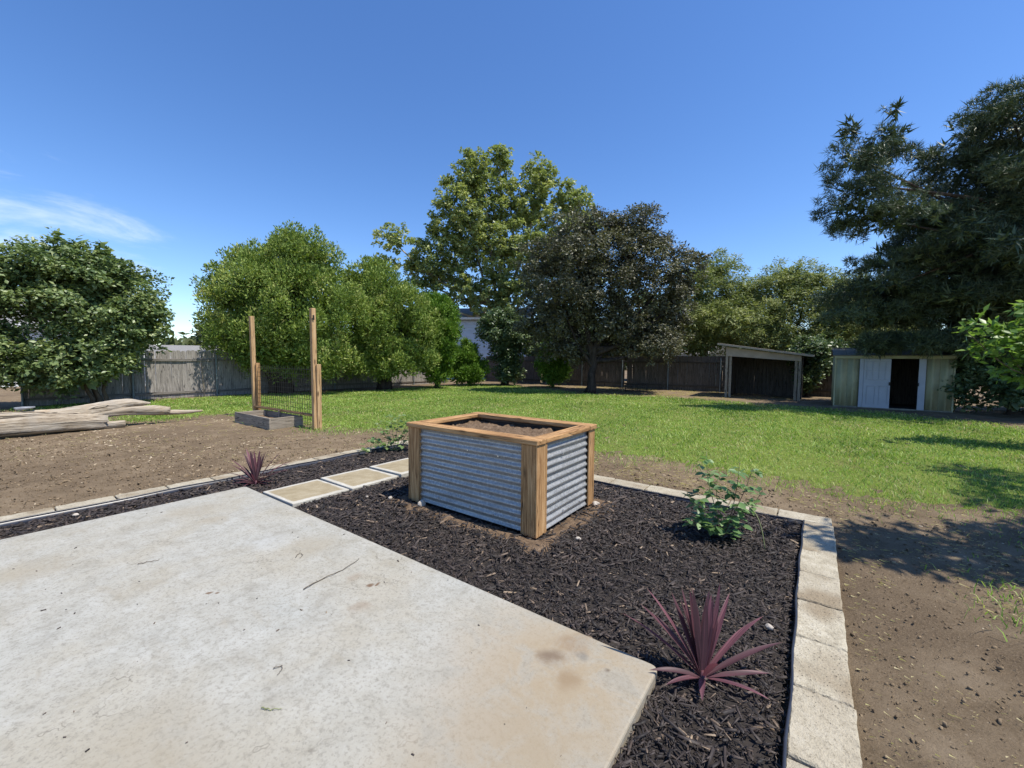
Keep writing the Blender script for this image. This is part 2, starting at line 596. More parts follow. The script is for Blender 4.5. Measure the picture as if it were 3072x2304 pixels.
def stone_mat():
    """tan slab whose edges stay pale: the tan is a damp, silty centre with an uneven outline"""
    N = NT('stepping_stone')
    v = N.coord('Object')
    f = N.noise(v, 9, 7, 0.7)
    fine = N.noise(v, 80, 4, 0.7)
    sx = N.n('SeparateXYZ')
    nv = N.n('TexNoise')
    nv.inputs['Scale'].default_value = 9.0
    nv.inputs['Detail'].default_value = 5
    N.l(v, nv.inputs['Vector'])
    sc = N.n('VectorMath', operation='MULTIPLY_ADD')
    N.l(nv.outputs['Color'], sc.inputs[0])
    sc.inputs[1].default_value = (0.05, 0.05, 0)
    N.l(v, sc.inputs[2])
    N.l(sc.outputs[0], sx.inputs[0])
    ax = N.math('ABSOLUTE', N.math('SUBTRACT', sx.outputs[0], 0.025))
    ay = N.math('ABSOLUTE', N.math('SUBTRACT', sx.outputs[1], 0.025))
    e = N.math('MAXIMUM', ax, ay)
    m = N.rng(e, 0.255, 0.28, 1.0, 0.0)
    tan = N.ramp(f, [(0.3, (0.235, 0.19, 0.115)), (0.55, (0.305, 0.255, 0.165)), (0.75, (0.37, 0.32, 0.225))])
    pale = N.ramp(f, [(0.3, (0.37, 0.345, 0.285)), (0.7, (0.50, 0.48, 0.42))])
    col = N.mix(m, pale, tan)
    col = N.mix(N.rng(fine, 0.55, 0.7, 0, 0.35), col, (0.25, 0.21, 0.15))
    return N.done(N.pbsdf(col, 0.92, 0, 0.2, N.bump(N.math('ADD', f, fine), 0.3, 0.006)))


STONE = stone_mat()


def metal_mat():
    N = NT('galvanised_steel')
    v = N.coord('Object', (1, 1, 1))
    vo = N.n('TexVoronoi')
    vo.inputs['Scale'].default_value = 75
    N.l(v, vo.inputs['Vector'])
    sp = vo.outputs['Color']
    bw = N.n('RGBToBW')
    N.l(sp, bw.inputs[0])
    f = N.noise(v, 3, 6, 0.7)
    big = N.noise(N.coord('Object', (1.2, 1.2, 7)), 1.8, 5, 0.6)
    c = N.ramp(bw.outputs[0], [(0.1, (0.265, 0.262, 0.255)), (0.6, (0.35, 0.347, 0.335)), (0.9, (0.44, 0.435, 0.42))])
    c = N.mix(N.rng(f, 0.45, 0.75, 0, 0.5), c, (0.25, 0.247, 0.24))
    c = N.mix(N.rng(big, 0.52, 0.68, 0, 0.45), c, (0.50, 0.49, 0.47))
    r = N.rng(f, 0.3, 0.7, 0.34, 0.55)
    nb = N.bump(bw.outputs[0], 0.05, 0.002)
    return N.done(N.pbsdf(c, r, 0.4, 0.5, nb))


METAL = metal_mat()


def plain(name, c, rough=0.6, metal=0.0, var=0.15, scale=8, spec=0.4):
    N = NT(name)
    f = N.noise(N.coord('Object', (1, 1, 1), rand=True), scale, 5, 0.65)
    col = N.ramp(f, [(0.3, tuple(x * (1 - var) for x in c)), (0.7, tuple(min(1, x * (1 + var)) for x in c))])
    return N.done(N.pbsdf(col, rough, metal, spec, N.bump(f, 0.1, 0.004)))


SCREW = plain('screw_zinc', (0.75, 0.75, 0.72), 0.25, 0.9)
EDGING = plain('black_plastic_edging', (0.028, 0.032, 0.045), 0.35)
WIRE = plain('dark_wire', (0.035, 0.033, 0.03), 0.55, 0.4)
PIPE = plain('fence_pipe', (0.20, 0.235, 0.25), 0.5, 0.5)
ROCK = plain('pale_rock', (0.42, 0.37, 0.31), 0.9, 0, 0.35, 20)
GREYP = plain('grey_enamel', (0.30, 0.31, 0.33), 0.4)
SHEDY = plain('shed_yellow_paint', (0.36, 0.35, 0.21), 0.65, 0, 0.12, 3)
SHEDW = plain('shed_white_paint', (0.36, 0.385, 0.42), 0.6, 0, 0.08, 3)
SHEDR = plain('shed_roof', (0.17, 0.165, 0.13), 0.95, 0, 0.3, 4)
BLACKM = plain('black_handle', (0.02, 0.02, 0.02), 0.5)
SIDING = plain('blue_white_siding', (0.58, 0.635, 0.69), 0.6, 0, 0.1, 2)
SIDINGW = plain('white_siding', (0.78, 0.78, 0.76), 0.6, 0, 0.06, 2)
SIDINGB = plain('pale_blue_wall', (0.38, 0.55, 0.68), 0.6, 0, 0.1, 2)
SHINGLE = plain('grey_shingle', (0.22, 0.215, 0.205), 0.9, 0, 0.35, 25)
TAN = plain('header_board_paint', (0.36, 0.30, 0.235), 0.8, 0, 0.15, 3)
MULCH_SHADE = plain('mulch_gap_shade', (0.025, 0.02, 0.017), 0.95, 0, 0.4, 20)  # brown bed soil coloured dark to stand for shade between mulch chips
TWIG = plain('dry_twig', (0.11, 0.085, 0.06), 0.9, 0, 0.3, 30)

# ------------------------------------------------------------------ ground
def hz(x, y):
    return -0.036 + 0.010 * snoise(x, y, 0.9, 1.0) + 0.006 * snoise(x, y, 3.1, 2.0)


def graded(lo, hi, a, b, fine, far):
    core = np.arange(a, b + fine / 2, fine)
    left = [a]; st = fine
    while left[-1] > lo:
        st = min(st * 1.35, 60); left.append(left[-1] - st)
    right = [core[-1]]; st = fine
    while right[-1] < hi:
        st = min(st * 1.35, 60); right.append(right[-1] + st)
    return np.concatenate([np.array(left[1:])[::-1], core, np.array(right[1:])])


gx = graded(-400, 400, -12, 8, 0.09, 0)
gy = graded(-120, 700, 0.6, 13, 0.09, 0)
X, Y = np.meshgrid(gx, gy)
Z = hz(X, Y)
near = (np.abs(X) < 14) & (Y > 0) & (Y < 14)
LP, LQ = to_local(X, Y)
Z += np.where(near, 0.012 * snoise(X, Y, 6.3, 4.0) * 0.8 + 0.005 * snoise(X, Y, 15.0, 6.0) + rng.normal(0, 0.004, X.shape), 0)
Z = np.where((LP > -5.6) & (LP < 0.1) & (LQ < 4.5), -0.11, Z)
nx, ny = len(gx), len(gy)
idx = np.arange(nx * ny).reshape(ny, nx)
F = np.stack([idx[:-1, :-1], idx[:-1, 1:], idx[1:, 1:], idx[1:, :-1]], -1).reshape(-1, 4)
g = from_np('ground', np.stack([X, Y, Z], -1).reshape(-1, 3), F, DIRT, smooth=True)
tag(g, 'bare brown dirt of the yard with scattered chips', 'ground', kind='structure')

# ---- lawn sheet and blades
LAWN = np.array([(-13.5, 10.6), (-11.2, 10.9), (-9.6, 9.6), (-8.55, 8.6), (-7.97, 9.09), (-7.74, 10.0), (-7.2, 10.65), (-5.97, 9.7), (-4.6, 8.75), (-3.72, 8.05), (-2.67, 7.85), (-2.29, 8.25),
                 (-1.36, 8.1), (0.0, 7.0), (1.27, 6.05), (2.0, 5.9), (2.33, 5.45), (2.63, 5.07), (2.84, 4.75), (3.37, 4.5), (3.49, 4.2), (3.75, 3.95), (4.3, 3.75), (5.2, 3.6), (9, 3.4),
                 (12.5, 5.5), (11.5, 9.0), (11.0, 11.6), (10.0, 12.6), (8.8, 13.4), (7.6, 15.2), (6.2, 16.8), (4.2, 17.4), (2.6, 18.6), (1.0, 21.5), (0.1, 23.6), (-1.8, 24.0), (-4.2, 22.6), (-5.9, 19.6), (-8.3, 17.4),
                 (-10.6, 16.0), (-12.0, 14.0), (-13.2, 12.6)])
LAWN2 = np.array([(4.3, 3.3), (3.2, 2.65), (2.75, 2.2), (2.55, 1.6), (2.7, 0.9), (6, 0.6), (9, 1.5), (9, 3.4)])


def inpoly(P, x, y):
    x = np.asarray(x); y = np.asarray(y)
    c = np.zeros(x.shape, bool)
    j = len(P) - 1
    for i in range(len(P)):
        xi, yi = P[i]; xj, yj = P[j]
        cond = ((yi > y) != (yj > y)) & (x < (xj - xi) * (y - yi) / (yj - yi + 1e-12) + xi)
        c ^= cond
        j = i
    return c


lx = np.arange(-14, 13, 0.16); ly = np.arange(0.5, 25, 0.16)
X, Y = np.meshgrid(lx, ly)
idx = np.arange(X.size).reshape(X.shape)
F = np.stack([idx[:-1, :-1], idx[:-1, 1:], idx[1:, 1:], idx[1:, :-1]], -1).reshape(-1, 4)
cx = X[:-1, :-1].ravel() + 0.08; cy = Y[:-1, :-1].ravel() + 0.08
keep = inpoly(LAWN, cx, cy)
F = F[keep]
used, inv = np.unique(F, return_inverse=True)
cnt = np.zeros(X.shape)
for rr_ in (.25, .5, .8):
    for k_ in range(8):
        cnt += inpoly(LAWN, X + rr_ * math.cos(k_ * .785), Y + rr_ * math.sin(k_ * .785))
Z = hz(X, Y) - 0.03 + 0.04 * np.clip((cnt / 24 - .45) / .5, 0, 1)


def lawn_mat():
    N = NT('lawn_thatch')
    v = N.coord('Object')
    f = N.noise(v, 30, 6, 0.7)
    b = N.noise(v, 1.2, 4, 0.6)
    col = N.ramp(f, [(0.3, (0.07, 0.09, 0.022)), (0.55, (0.15, 0.19, 0.04)), (0.75, (0.24, 0.26, 0.08))])
    col = N.mix(N.rng(b, 0.5, 0.75, 0, 0.6), col, (0.16, 0.14, 0.06))
    return N.done(N.pbsdf(col, 0.95, 0, 0.1, N.bump(f, 0.8, 0.03)))


lo = from_np('lawn', np.stack([X, Y, Z], -1).reshape(-1, 3)[used], inv.reshape(F.shape), lawn_mat(), smooth=True)
tag(lo, 'mown green lawn filling the middle of the yard', 'lawn', kind='structure')

GRASS = leaf_mat('grass_blade', [(0.0, (0.065, 0.12, 0.022)), (0.3, (0.15, 0.26, 0.042)), (0.6, (0.26, 0.385, 0.068)), (0.85, (0.40, 0.48, 0.14)), (0.95, (0.42, 0.37, 0.17)), (1.0, (0.50, 0.43, 0.25))], 0.32, 0.5, 0.3)


def blades(px, py, hgt, wid, lean, vals, z0=None, name='grass', mat=None):
    n = len(px)
    a = rng.uniform(0, 2 * np.pi, n)
    dx, dy = np.cos(a), np.sin(a)
    la = rng.uniform(0, 2 * np.pi, n)
    ll = lean * rng.uniform(0.3, 1.4, n) * hgt
    ox, oy = np.cos(la) * ll, np.sin(la) * ll
    z = hz(px, py) + 0.008 if z0 is None else z0
    b0 = np.stack([px - dx * wid / 2, py - dy * wid / 2, z], -1)
    b1 = np.stack([px + dx * wid / 2, py + dy * wid / 2, z], -1)
    m0 = np.stack([px - dx * wid * .4 + ox * .35, py - dy * wid * .4 + oy * .35, z + hgt * .62], -1)
    m1 = np.stack([px + dx * wid * .4 + ox * .35, py + dy * wid * .4 + oy * .35, z + hgt * .62], -1)
    t = np.stack([px + ox, py + oy, z + hgt * rng.uniform(.75, 1.05, n)], -1)
    V = np.stack([b0, b1, m1, m0, t], 1).reshape(-1, 3)
    k = np.arange(n)[:, None] * 5
    T = np.concatenate([k + [0, 1, 2], k + [0, 2, 3], k + [3, 2, 4]], 0)
    return from_np(name, V, T, mat or GRASS, attr=np.concatenate([vals] * 3))


bx, by, bh, bw, bv = [], [], [], [], []
ndraw = 780000
ux = rng.uniform(-14, 12.5, ndraw); uy = rng.uniform(0.6, 25, ndraw)
dep = np.maximum(uy, 1.5)
dens = np.clip(6.2 / dep, 0.16, 1.0) ** 1.25
inl = inpoly(LAWN, ux + rng.normal(0, .22, ndraw) + .22 * snoise(ux, uy, 2.2, 8), uy + rng.normal(0, .24, ndraw) + .22 * snoise(uy, ux, 2.2, 9))
inl2 = inpoly(LAWN2, ux + rng.normal(0, .15, ndraw), uy + rng.normal(0, .15, ndraw)) & (snoise(ux, uy, 2.6, 3) > -0.05)
outside_bed = True
lp, lq = to_local(ux, uy)
notbed = ~((lp > -5.75) & (lp < 0.25) & (lq < 4.75))
vis = np.abs(ux / dep) < 1.45
patch = snoise(ux, uy, 0.9, 6)
thin = np.where(snoise(ux, uy, 1.7, 11) > 0.62, 0.35, 1.0) * np.where((snoise(ux, uy, 3.1, 41) > 0.75), .25, 1.0)
ok = notbed & vis & ((inl & (rng.random(ndraw) < dens * thin)) | (inl2 & (rng.random(ndraw) < dens * 0.95)))
ux, uy, patch, dep = ux[ok], uy[ok], patch[ok], dep[ok]
n = len(ux)
hgt = rng.uniform(0.018, 0.055, n) * (1 + 0.45 * snoise(ux, uy, 1.4, 2)) * np.where(rng.random(n) < .05, 1.7, 1)
wid = np.clip(0.0045 + 0.0011 * (dep - 4), 0.005, 0.02) * rng.uniform(.8, 1.6, n)
val = np.clip(0.46 + 0.26 * patch + 0.14 * snoise(ux, uy, .35, 17) + 0.16 * snoise(ux, uy, 5, 4) + rng.normal(0, 0.21, n), 0, .9)
dry = rng.random(n) < np.where(snoise(ux, uy, 1.1, 14) > .42, .26, .04)
val = np.where(dry, rng.uniform(.9, 1, n), val)
gr = blades(ux, uy, hgt, wid, 1.15, val)
tag(gr, 'short bright green grass blades covering the lawn', 'grass', kind='stuff')

# dry straw lying on the dirt by the bed edges and under the plum
n = 22000
t = rng.random(n)
sxp = np.where(t < .42, rng.uniform(.3, 5.5, n), np.where(t < .9, rng.uniform(1, 11, n), rng.uniform(-9, 2, n)))
syp = np.where(t < .42, rng.uniform(1.2, 6.5, n), np.where(t < .9, rng.uniform(15.5, 23, n), rng.uniform(5.5, 10.5, n)))
lp, lq = to_local(sxp, syp)
ok = ~((lp > -5.8) & (lp < 0.22) & (lq < 4.7)) & ~inpoly(LAWN, sxp + rng.normal(0, .3, n), syp + rng.normal(0, .3, n)) & (snoise(sxp, syp, 2.1, 21) > -.2)
sxp, syp = sxp[ok], syp[ok]; n = len(sxp)
a = rng.uniform(0, np.pi, n) * 0.6 + 1.9
L = rng.uniform(.015, .055, n) * np.clip(syp / 4, .45, 2); w = rng.uniform(.0008, .0022, n) * np.clip(syp / 4, .6, 3)
z = hz(sxp, syp) + rng.uniform(.006, .022, n)
dx, dy = np.cos(a) * L / 2, np.sin(a) * L / 2
ex_, ey_ = -np.sin(a) * w, np.cos(a) * w
V = np.stack([np.stack([sxp - dx - ex_, syp - dy - ey_, z], -1), np.stack([sxp + dx - ex_, syp + dy - ey_, z + rng.uniform(-.004, .01, n)], -1), np.stack([sxp + dx + ex_, syp + dy + ey_, z + .004], -1), np.stack([sxp - dx + ex_, syp - dy + ey_, z + .003], -1)], 1).reshape(-1, 3)
st = from_np('dry_straw', V, np.arange(4 * n).reshape(-1, 4), GRASS, attr=rng.uniform(.935, 1, n))
tag(st, 'dry straw and clippings scattered on the bare dirt', 'straw', kind='stuff')

# pale wood flakes and pebbles on the dirt
def chips(name, px, py, pz, L, Wd, T, mat, vals, tilt=0.25, yawbias=None):
    n = len(px)
    yaw = rng.uniform(0, 2 * np.pi, n) if yawbias is None else yawbias
    pitch = rng.normal(0, tilt, n); roll = rng.normal(0, tilt * 1.5, n)
    cyw, syw = np.cos(yaw), np.sin(yaw)
    base = np.array([(-1, -.8, -1), (1, -.55, -1), (1, .6, -1), (-1, .8, -1), (-.92, -.65, 1), (.93, -.4, 1), (.9, .5, 1), (-.95, .6, 1)], float)
    P = base[None] + rng.normal(0, .13, (n, 8, 3)) * np.array([1, 1, .3])
    P = P * np.stack([L / 2, Wd / 2, T / 2], -1)[:, None, :]
    x, y, z = P[..., 0], P[..., 1], P[..., 2]
    c, s = np.cos(roll)[:, None], np.sin(roll)[:, None]
    y, z = y * c - z * s, y * s + z * c
    c, s = np.cos(pitch)[:, None], np.sin(pitch)[:, None]
    x, z = x * c - z * s, x * s + z * c
    x, y = x * cyw[:, None] - y * syw[:, None], x * syw[:, None] + y * cyw[:, None]
    V = np.stack([x + px[:, None], y + py[:, None], z + pz[:, None]], -1).reshape(-1, 3)
    k = np.arange(n)[:, None] * 8
    F = np.concatenate([k + f for f in ([4, 5, 6, 7], [0, 1, 5, 4], [1, 2, 6, 5], [2, 3, 7, 6], [3, 0, 4, 7])], 0)
    return from_np(name, V, F, mat, attr=np.concatenate([vals] * 5))


def chip_mat(name, stops, rough=0.7, spec=0.3):
    N = NT(name)
    a = N.n('Attribute', attribute_name='v')
    col = N.ramp(a.outputs['Fac'], stops)
    f = N.noise(N.coord('Object'), 160, 3, 0.6)
    col = N.mix(N.rng(f, .4, .7, 0, .4), col, (0.02, 0.016, 0.014))
    return N.done(N.pbsdf(col, rough, 0, spec, N.bump(f, .3, .003)))


FLAKE = chip_mat('wood_flake', [(0, (0.20, 0.14, 0.09)), (.5, (0.38, 0.29, 0.19)), (1, (0.60, 0.50, 0.36))], .9, .1)
n = 17000
fp = rng.uniform(-13.5, 2.6, n); fq = rng.uniform(-2, 6.5, n)
wx, wy = GN(fp, fq)
ok = ~((fp > -5.78) & (fp < .22) & (fq < 4.7)) & ~inpoly(LAWN, wx + rng.normal(0, .2, n), wy + rng.normal(0, .2, n)) & (wy > 0.8) & (np.abs(wx / np.maximum(wy, .1)) < 1.5) & (snoise(wx, wy, 1.1, 30) + rng.normal(0, .35, n) > .22)
wx, wy = wx[ok], wy[ok]; n = len(wx)
sz = (rng.gamma(1.6, .006, n) + .004) * np.clip(wy / 5, .45, 1.3)
fl = chips('wood_flakes', wx, wy, hz(wx, wy) + .006, sz * 1.3, sz * .6, sz * .2 + .002, FLAKE, rng.random(n), .15)
tag(fl, 'pale wood flakes and pebbles scattered over the dirt', 'wood flakes', kind='stuff')

# crumbs of soil: small clods lying on the bare ground
CRUMB = chip_mat('soil_crumb', [(0, (0.12, 0.085, 0.052)), (.5, (0.20, 0.148, 0.093)), (.85, (0.26, 0.195, 0.125)), (1, (0.40, 0.32, 0.22))], .95, .1)
n = 60000
fp = rng.uniform(-11.5, 2.8, n); fq = rng.uniform(-1, 5.4, n)
wx, wy = GN(fp, fq)
ok = ~((fp > -5.78) & (fp < .2) & (fq < 4.66)) & ~inpoly(LAWN, wx + rng.normal(0, .25, n), wy + rng.normal(0, .25, n)) & (wy > 1.1) & (wy < 7.5) & (np.abs(wx / np.maximum(wy, .1)) < 1.35) & (rng.random(n) < np.clip(2.6 / np.maximum(wy, .5), .3, 1))
wx, wy = wx[ok], wy[ok]; n = len(wx)
sz = (rng.gamma(1.2, .003, n) + .0025) * np.clip(wy / 3, .8, 1.7)
cb_ = chips('soil_crumbs', wx, wy, hz(wx, wy) + .006 + .004 * snoise(wx, wy, 6.3, 4.0), sz * 1.4, sz, sz * .8, CRUMB, rng.beta(2, 2.4, n), .5)
tag(cb_, 'small crumbs and clods of soil on the bare ground', 'soil crumbs', kind='stuff')

# ------------------------------------------------------------------ patio slab
bm = bmesh.new()
pc = [(-4.985, 1.873), (-4.985, -3.5), (-0.522, -3.5), (-0.522, 1.873)]
vs = [bm.verts.new((p, q, 0)) for p, q in pc]
f = bm.faces.new(vs)
r = bmesh.ops.extrude_face_region(bm, geom=[f])
for v in [e for e in r['geom'] if isinstance(e, bmesh.types.BMVert)]:
    v.co.z = -0.12
bmesh.ops.recalc_face_normals(bm, faces=bm.faces)
vert_e = [e for e in bm.edges if abs(e.verts[0].co.z - e.verts[1].co.z) > .05]
bmesh.ops.bevel(bm, geom=vert_e, offset=0.035, segments=4, affect='EDGES', profile=.5)
top_e = [e for e in bm.edges if all(abs(v.co.z) < 1e-5 for v in e.verts)]
bmesh.ops.bevel(bm, geom=top_e, offset=0.010, segments=2, affect='EDGES', profile=.5)
me = bpy.data.meshes.new('patio')
bm.to_mesh(me); bm.free()
me.materials.append(concrete_mat())
pat = inst('patio', me, (0, 0, 0), (0, 0, GROT))
tag(pat, 'pale stained concrete patio slab in the foreground', 'patio', kind='structure')

# ------------------------------------------------------------------ mulch bed
def bed_mask(p, q):
    a = (p > -5.455) & (p < -5.0) & (q < 1.9)
    b = (p > -5.455) & (p < -4.655) & (q >= 1.9) & (q < 4.42)
    c = (p > -4.0) & (p < -0.025) & (q > 1.885) & (q < 4.42)
    d = (p > -0.515) & (p < -0.025) & (q <= 1.9)
    e = (p > -4.7) & (p < -3.95) & (q > 4.38) & (q < 4.42)
    pl = (p > -3.27) & (p < -1.77) & (q > 2.75) & (q < 3.77)
    return (a | b | c | d | e) & ~pl


def bed_z(p, q):
    """height of the mulch"""
    d = np.maximum(np.maximum(-3.29 - p, p + 1.75), np.maximum(2.73 - q, q - 3.79))
    ring = np.exp(-((d - .13) / .09) ** 2) * .022
    return -.040 + .012 * snoise(p, q, 2.1, 12) + ring


bp = np.arange(-5.46, -0.019, .06); bq = np.arange(-2.5, 4.43, .06)
Pg, Qg = np.meshgrid(bp, bq)
wx, wy = GN(Pg, Qg)
Zg = bed_z(Pg, Qg) - .012
Zg = np.where((Pg < -0.47) & (Pg > -5.02) & (Qg < 1.93), -.06, Zg)
idx = np.arange(Pg.size).reshape(Pg.shape)
F = np.stack([idx[:-1, :-1], idx[:-1, 1:], idx[1:, 1:], idx[1:, :-1]], -1).reshape(-1, 4)
mb = from_np('mulch_bed', np.stack([wx, wy, Zg], -1).reshape(-1, 3), F, MULCH_SHADE, smooth=True)
tag(mb, 'planting bed soil beneath the mulch, darkened as shade between the chips', 'mulch bed', kind='structure')

MULCH = chip_mat('bark_mulch', [(0, (0.011, 0.009, 0.0085)), (.3, (0.028, 0.022, 0.0195)), (.6, (0.060, 0.046, 0.040)), (.85, (0.115, 0.085, 0.067)), (.95, (0.18, 0.13, 0.09)), (1, (0.36, 0.27, 0.18))], .62, .35)
N_ = 150000
cp = rng.uniform(-5.47, -.02, N_); cq = rng.uniform(-1.2, 4.43, N_)
wx, wy = GN(cp, cq)
ok = bed_mask(cp, cq) & (wy > 1.0) & (wx / np.maximum(wy, .1) > -1.5)
d = np.maximum(np.maximum(-3.29 - cp, cp + 1.75), np.maximum(2.73 - cq, cq - 3.79))
bare = (d < .16 + .08 * snoise(cp, cq, 5, 2)) & ((cq < 2.8) | (cp > -1.8))
ok &= ~(bare & (rng.random(N_) < .82))
ok &= rng.random(N_) < np.clip(2.8 / np.maximum(wy, 1.6), .5, 1)
cp, cq, wx, wy = cp[ok], cq[ok], wx[ok], wy[ok]
n = len(cp)
far = np.clip(wy / 3.2, .85, 1.35)
L = np.clip(rng.gamma(2.4, .0125, n), .010, .11) * far
Wd = np.clip(L * rng.uniform(.10, .40, n), .0035, .018) * far
bz = bed_z(cp, cq) + rng.uniform(-.008, .020, n)
br = rng.beta(1.8, 2.6, n) * .86 + np.where(snoise(cp, cq, 1.5, 7) > .15, .07, 0)
br = np.where(rng.random(n) < .03, rng.uniform(.9, 1, n), np.clip(br, 0, .93))
ml = chips('bark_mulch', wx, wy, bz, L, Wd, np.clip(Wd * .45, .002, .007), MULCH, br, .24)
tag(ml, 'dark brown shredded bark mulch covering the planting bed', 'mulch', kind='stuff')

# bare soil kicked up around the metal planter
sp_ = np.arange(-3.65, -1.38, .03); sq_ = np.arange(2.40, 4.05, .03)
Pg, Qg = np.meshgrid(sp_, sq_)
d = np.maximum(np.maximum(-3.29 - Pg, Pg + 1.75), np.maximum(2.73 - Qg, Qg - 3.79))
wx, wy = GN(Pg, Qg)
lump = np.clip(.055 - np.abs(d - .10) * .35, -.05, .1) + .016 * snoise(Pg, Qg, 7, 3) + rng.normal(0, .004, Pg.shape)
lump = np.where((Qg > 2.9) & (Pg < -1.9), lump - .02, lump)
Zg = -.058 + lump * .75
idx = np.arange(Pg.size).reshape(Pg.shape)
F = np.stack([idx[:-1, :-1], idx[:-1, 1:], idx[1:, 1:], idx[1:, :-1]], -1).reshape(-1, 4)
dm = d[:-1, :-1].ravel()
F = F[(dm > -.12) & (dm < .27)]
used, inv = np.unique(F, return_inverse=True)
sm = from_np('soil_ring', np.stack([wx, wy, Zg], -1).reshape(-1, 3)[used], inv.reshape(F.shape), SOIL, smooth=True)
tag(sm, 'loose brown soil heaped around the foot of the metal planter', 'soil', kind='structure')

# ------------------------------------------------------------------ block borders
def rough_block(sx, sy, sz_):
    bm = bmesh.new()
    bmesh.ops.create_cube(bm, size=1)
    for v in bm.verts:
        v.co = Vector((v.co.x * sx, v.co.y * sy, v.co.z * sz_))
    bmesh.ops.bevel(bm, geom=bm.edges[:], offset=.006, segments=1, affect='EDGES')
    bmesh.ops.subdivide_edges(bm, edges=[e for e in bm.edges if e.calc_length() > .03], cuts=9, use_grid_fill=True)
    for v in bm.verts:
        edge = (abs(abs(v.co.x) - sx / 2) < .012) + (abs(abs(v.co.y) - sy / 2) < .012) + (abs(abs(v.co.z) - sz_ / 2) < .012)
        k = .0024 if edge > 1 else .0009
        v.co += Vector((random.uniform(-k, k), random.uniform(-k, k), random.uniform(-k, k)))
    me = bpy.data.meshes.new('edging_block')
    bm.to_mesh(me); bm.free()
    me.materials.append(BLOCK)
    return me


blk_me = [rough_block(.398, .215, .10) for _ in range(5)]


def run(label, p0, q0, along, count, step, tops=0.002):
    """a row of blocks; along = 'q' or 'p'"""
    root = thing('block_border', label, 'border', G(p0, q0, 0), GROT, 'concrete block borders of the planting bed')
    for i in range(count):
        o = inst('edging_block', random.choice(blk_me), (0, 0, 0), (random.uniform(-.008, .008), random.uniform(-.006, .006), random.uniform(-.008, .008)), root)
        t = (i + .5) * step
        off = random.uniform(-.004, .004)
        zz = -.05 + tops + random.uniform(-.004, .003)
        if along == 'q':
            o.location = (off, t, zz); o.rotation_euler.z += math.pi / 2 + (math.pi if random.random() < .5 else 0)
        else:
            o.location = (t, off, zz); o.rotation_euler.z += (math.pi if random.random() < .5 else 0)
    return root


run('long row of pale concrete edging blocks left of the patio', -5.585, 4.64 - 14 * .4115, 'q', 14, .4115)
run('row of pale concrete edging blocks behind the metal planter', .181 - 14 * .408, 4.535, 'p', 14, .408)
run('row of pale concrete edging blocks along the right side of the mulch bed', .078, 4.145 - 11 * .4055, 'q', 11, .4055)
cb = box('edging_block', (.21, .275, .10), G(.078, 4.286, -.049), BLOCK, None, (0, 0, GROT), .009, 2, .003)
tag(cb, 'short cut concrete block where the back and right borders meet', 'block', 'concrete block borders of the planting bed')

# black plastic edging inside the blocks
for lab, p0, q0, p1, q1, hgt in (('black plastic edging strip along the left block border', -5.466, -1.0, -5.466, 4.425, .012), ('black plastic edging strip along the back block border', -5.46, 4.424, -.02, 4.424, -.002),
                                 ('black plastic edging strip along the right block border', -.030, -.4, -.030, 4.42, .008)):
    V = []; m = 40
    for i in range(m + 1):
        t = i / m
        p = p0 + (p1 - p0) * t; q = q0 + (q1 - q0) * t
        wob = .004 * math.sin(i * 1.3) + .003 * math.sin(i * .37)
        if p0 == p1: p += wob
        else: q += wob
        V.append(G(p, q, (hgt - .006) + .004 * math.sin(i * .8)))
    root = thing('landscape_edging', lab, 'edging', V[0], 0)
    off = V[0]
    tube('bead', [tuple(v - off) for v in V], .0065, EDGING, root, 6)
    wv, wf = [], []
    for v in V:
        for dz_ in (-.004, -.09):
            wv.append((v.x - off.x, v.y - off.y, v.z + dz_ - off.z))
    for i in range(m):
        wf.append((2 * i, 2 * i + 2, 2 * i + 3, 2 * i + 1))
    o = from_np('strip', wv, wf, EDGING, root, smooth=True)
    sd = o.modifiers.new('solid', 'SOLIDIFY'); sd.thickness = .004; sd.offset = 0

# ------------------------------------------------------------------ stepping stones
st_labels = ['tan stepping stone touching the corner edge of the patio', 'second tan stepping stone out from the patio', 'third tan stepping stone, beside the metal planter post', 'fourth tan stepping stone, mostly behind the metal planter']
for i, (q0, q1) in enumerate(((1.905, 2.505), (2.535, 3.165), (3.20, 3.825), (3.855, 4.40))):
    me = box_me('stepping_stone', .645, q1 - q0, .06, STONE, .008, 2, .004)
    o = inst('stepping_stone', me, G(-4.325 + random.uniform(-.005, .005), (q0 + q1) / 2, -.031 + random.uniform(-.003, .003)), (R(random.uniform(-.5, .5)), R(random.uniform(-.4, .4)), GROT + R(random.uniform(-.5, .5))))
    tag(o, st_labels[i], 'stepping stone', 'square stepping stones crossing the bed')

# ------------------------------------------------------------------ metal planter
PX0, PX1, PQ0, PQ1 = -3.305, -1.748, 2.730, 3.795
pw, pdp = PX1 - PX0, PQ1 - PQ0
pl = thing('raised_planter', 'large raised planter of corrugated galvanised steel framed in brown timber', 'planter', G(PX0, PQ0, -.035), GROT)
zt = .765 + .035
cz0 = zt - .042


def post(corner):
    cx, cy = corner
    sx = 1 if cx == 0 else -1
    sy = 1 if cy == 0 else -1
    X0 = cx * pw; Y0 = cy * pdp
    # wide board on the long face, thin board on the short face
    a0, a1 = sorted((X0 + sx * .019, X0 + sx * .158)); b0, b1 = sorted((Y0 + sy * .001, Y0 + sy * .041))
    span('post_board', a0, a1, b0, b1, 0.0, cz0 - .002, CEDAR['z'], pl, .005)
    a0, a1 = sorted((X0, X0 + sx * .0175)); b0, b1 = sorted((Y0, Y0 + sy * (.16 if cy == 0 else .125)))
    span('post_board', a0, a1, b0, b1, 0.004, cz0 - .001, CEDAR['z'], pl, .004)


for c in ((0, 0), (1, 0), (0, 1), (1, 1)):
    post(c)
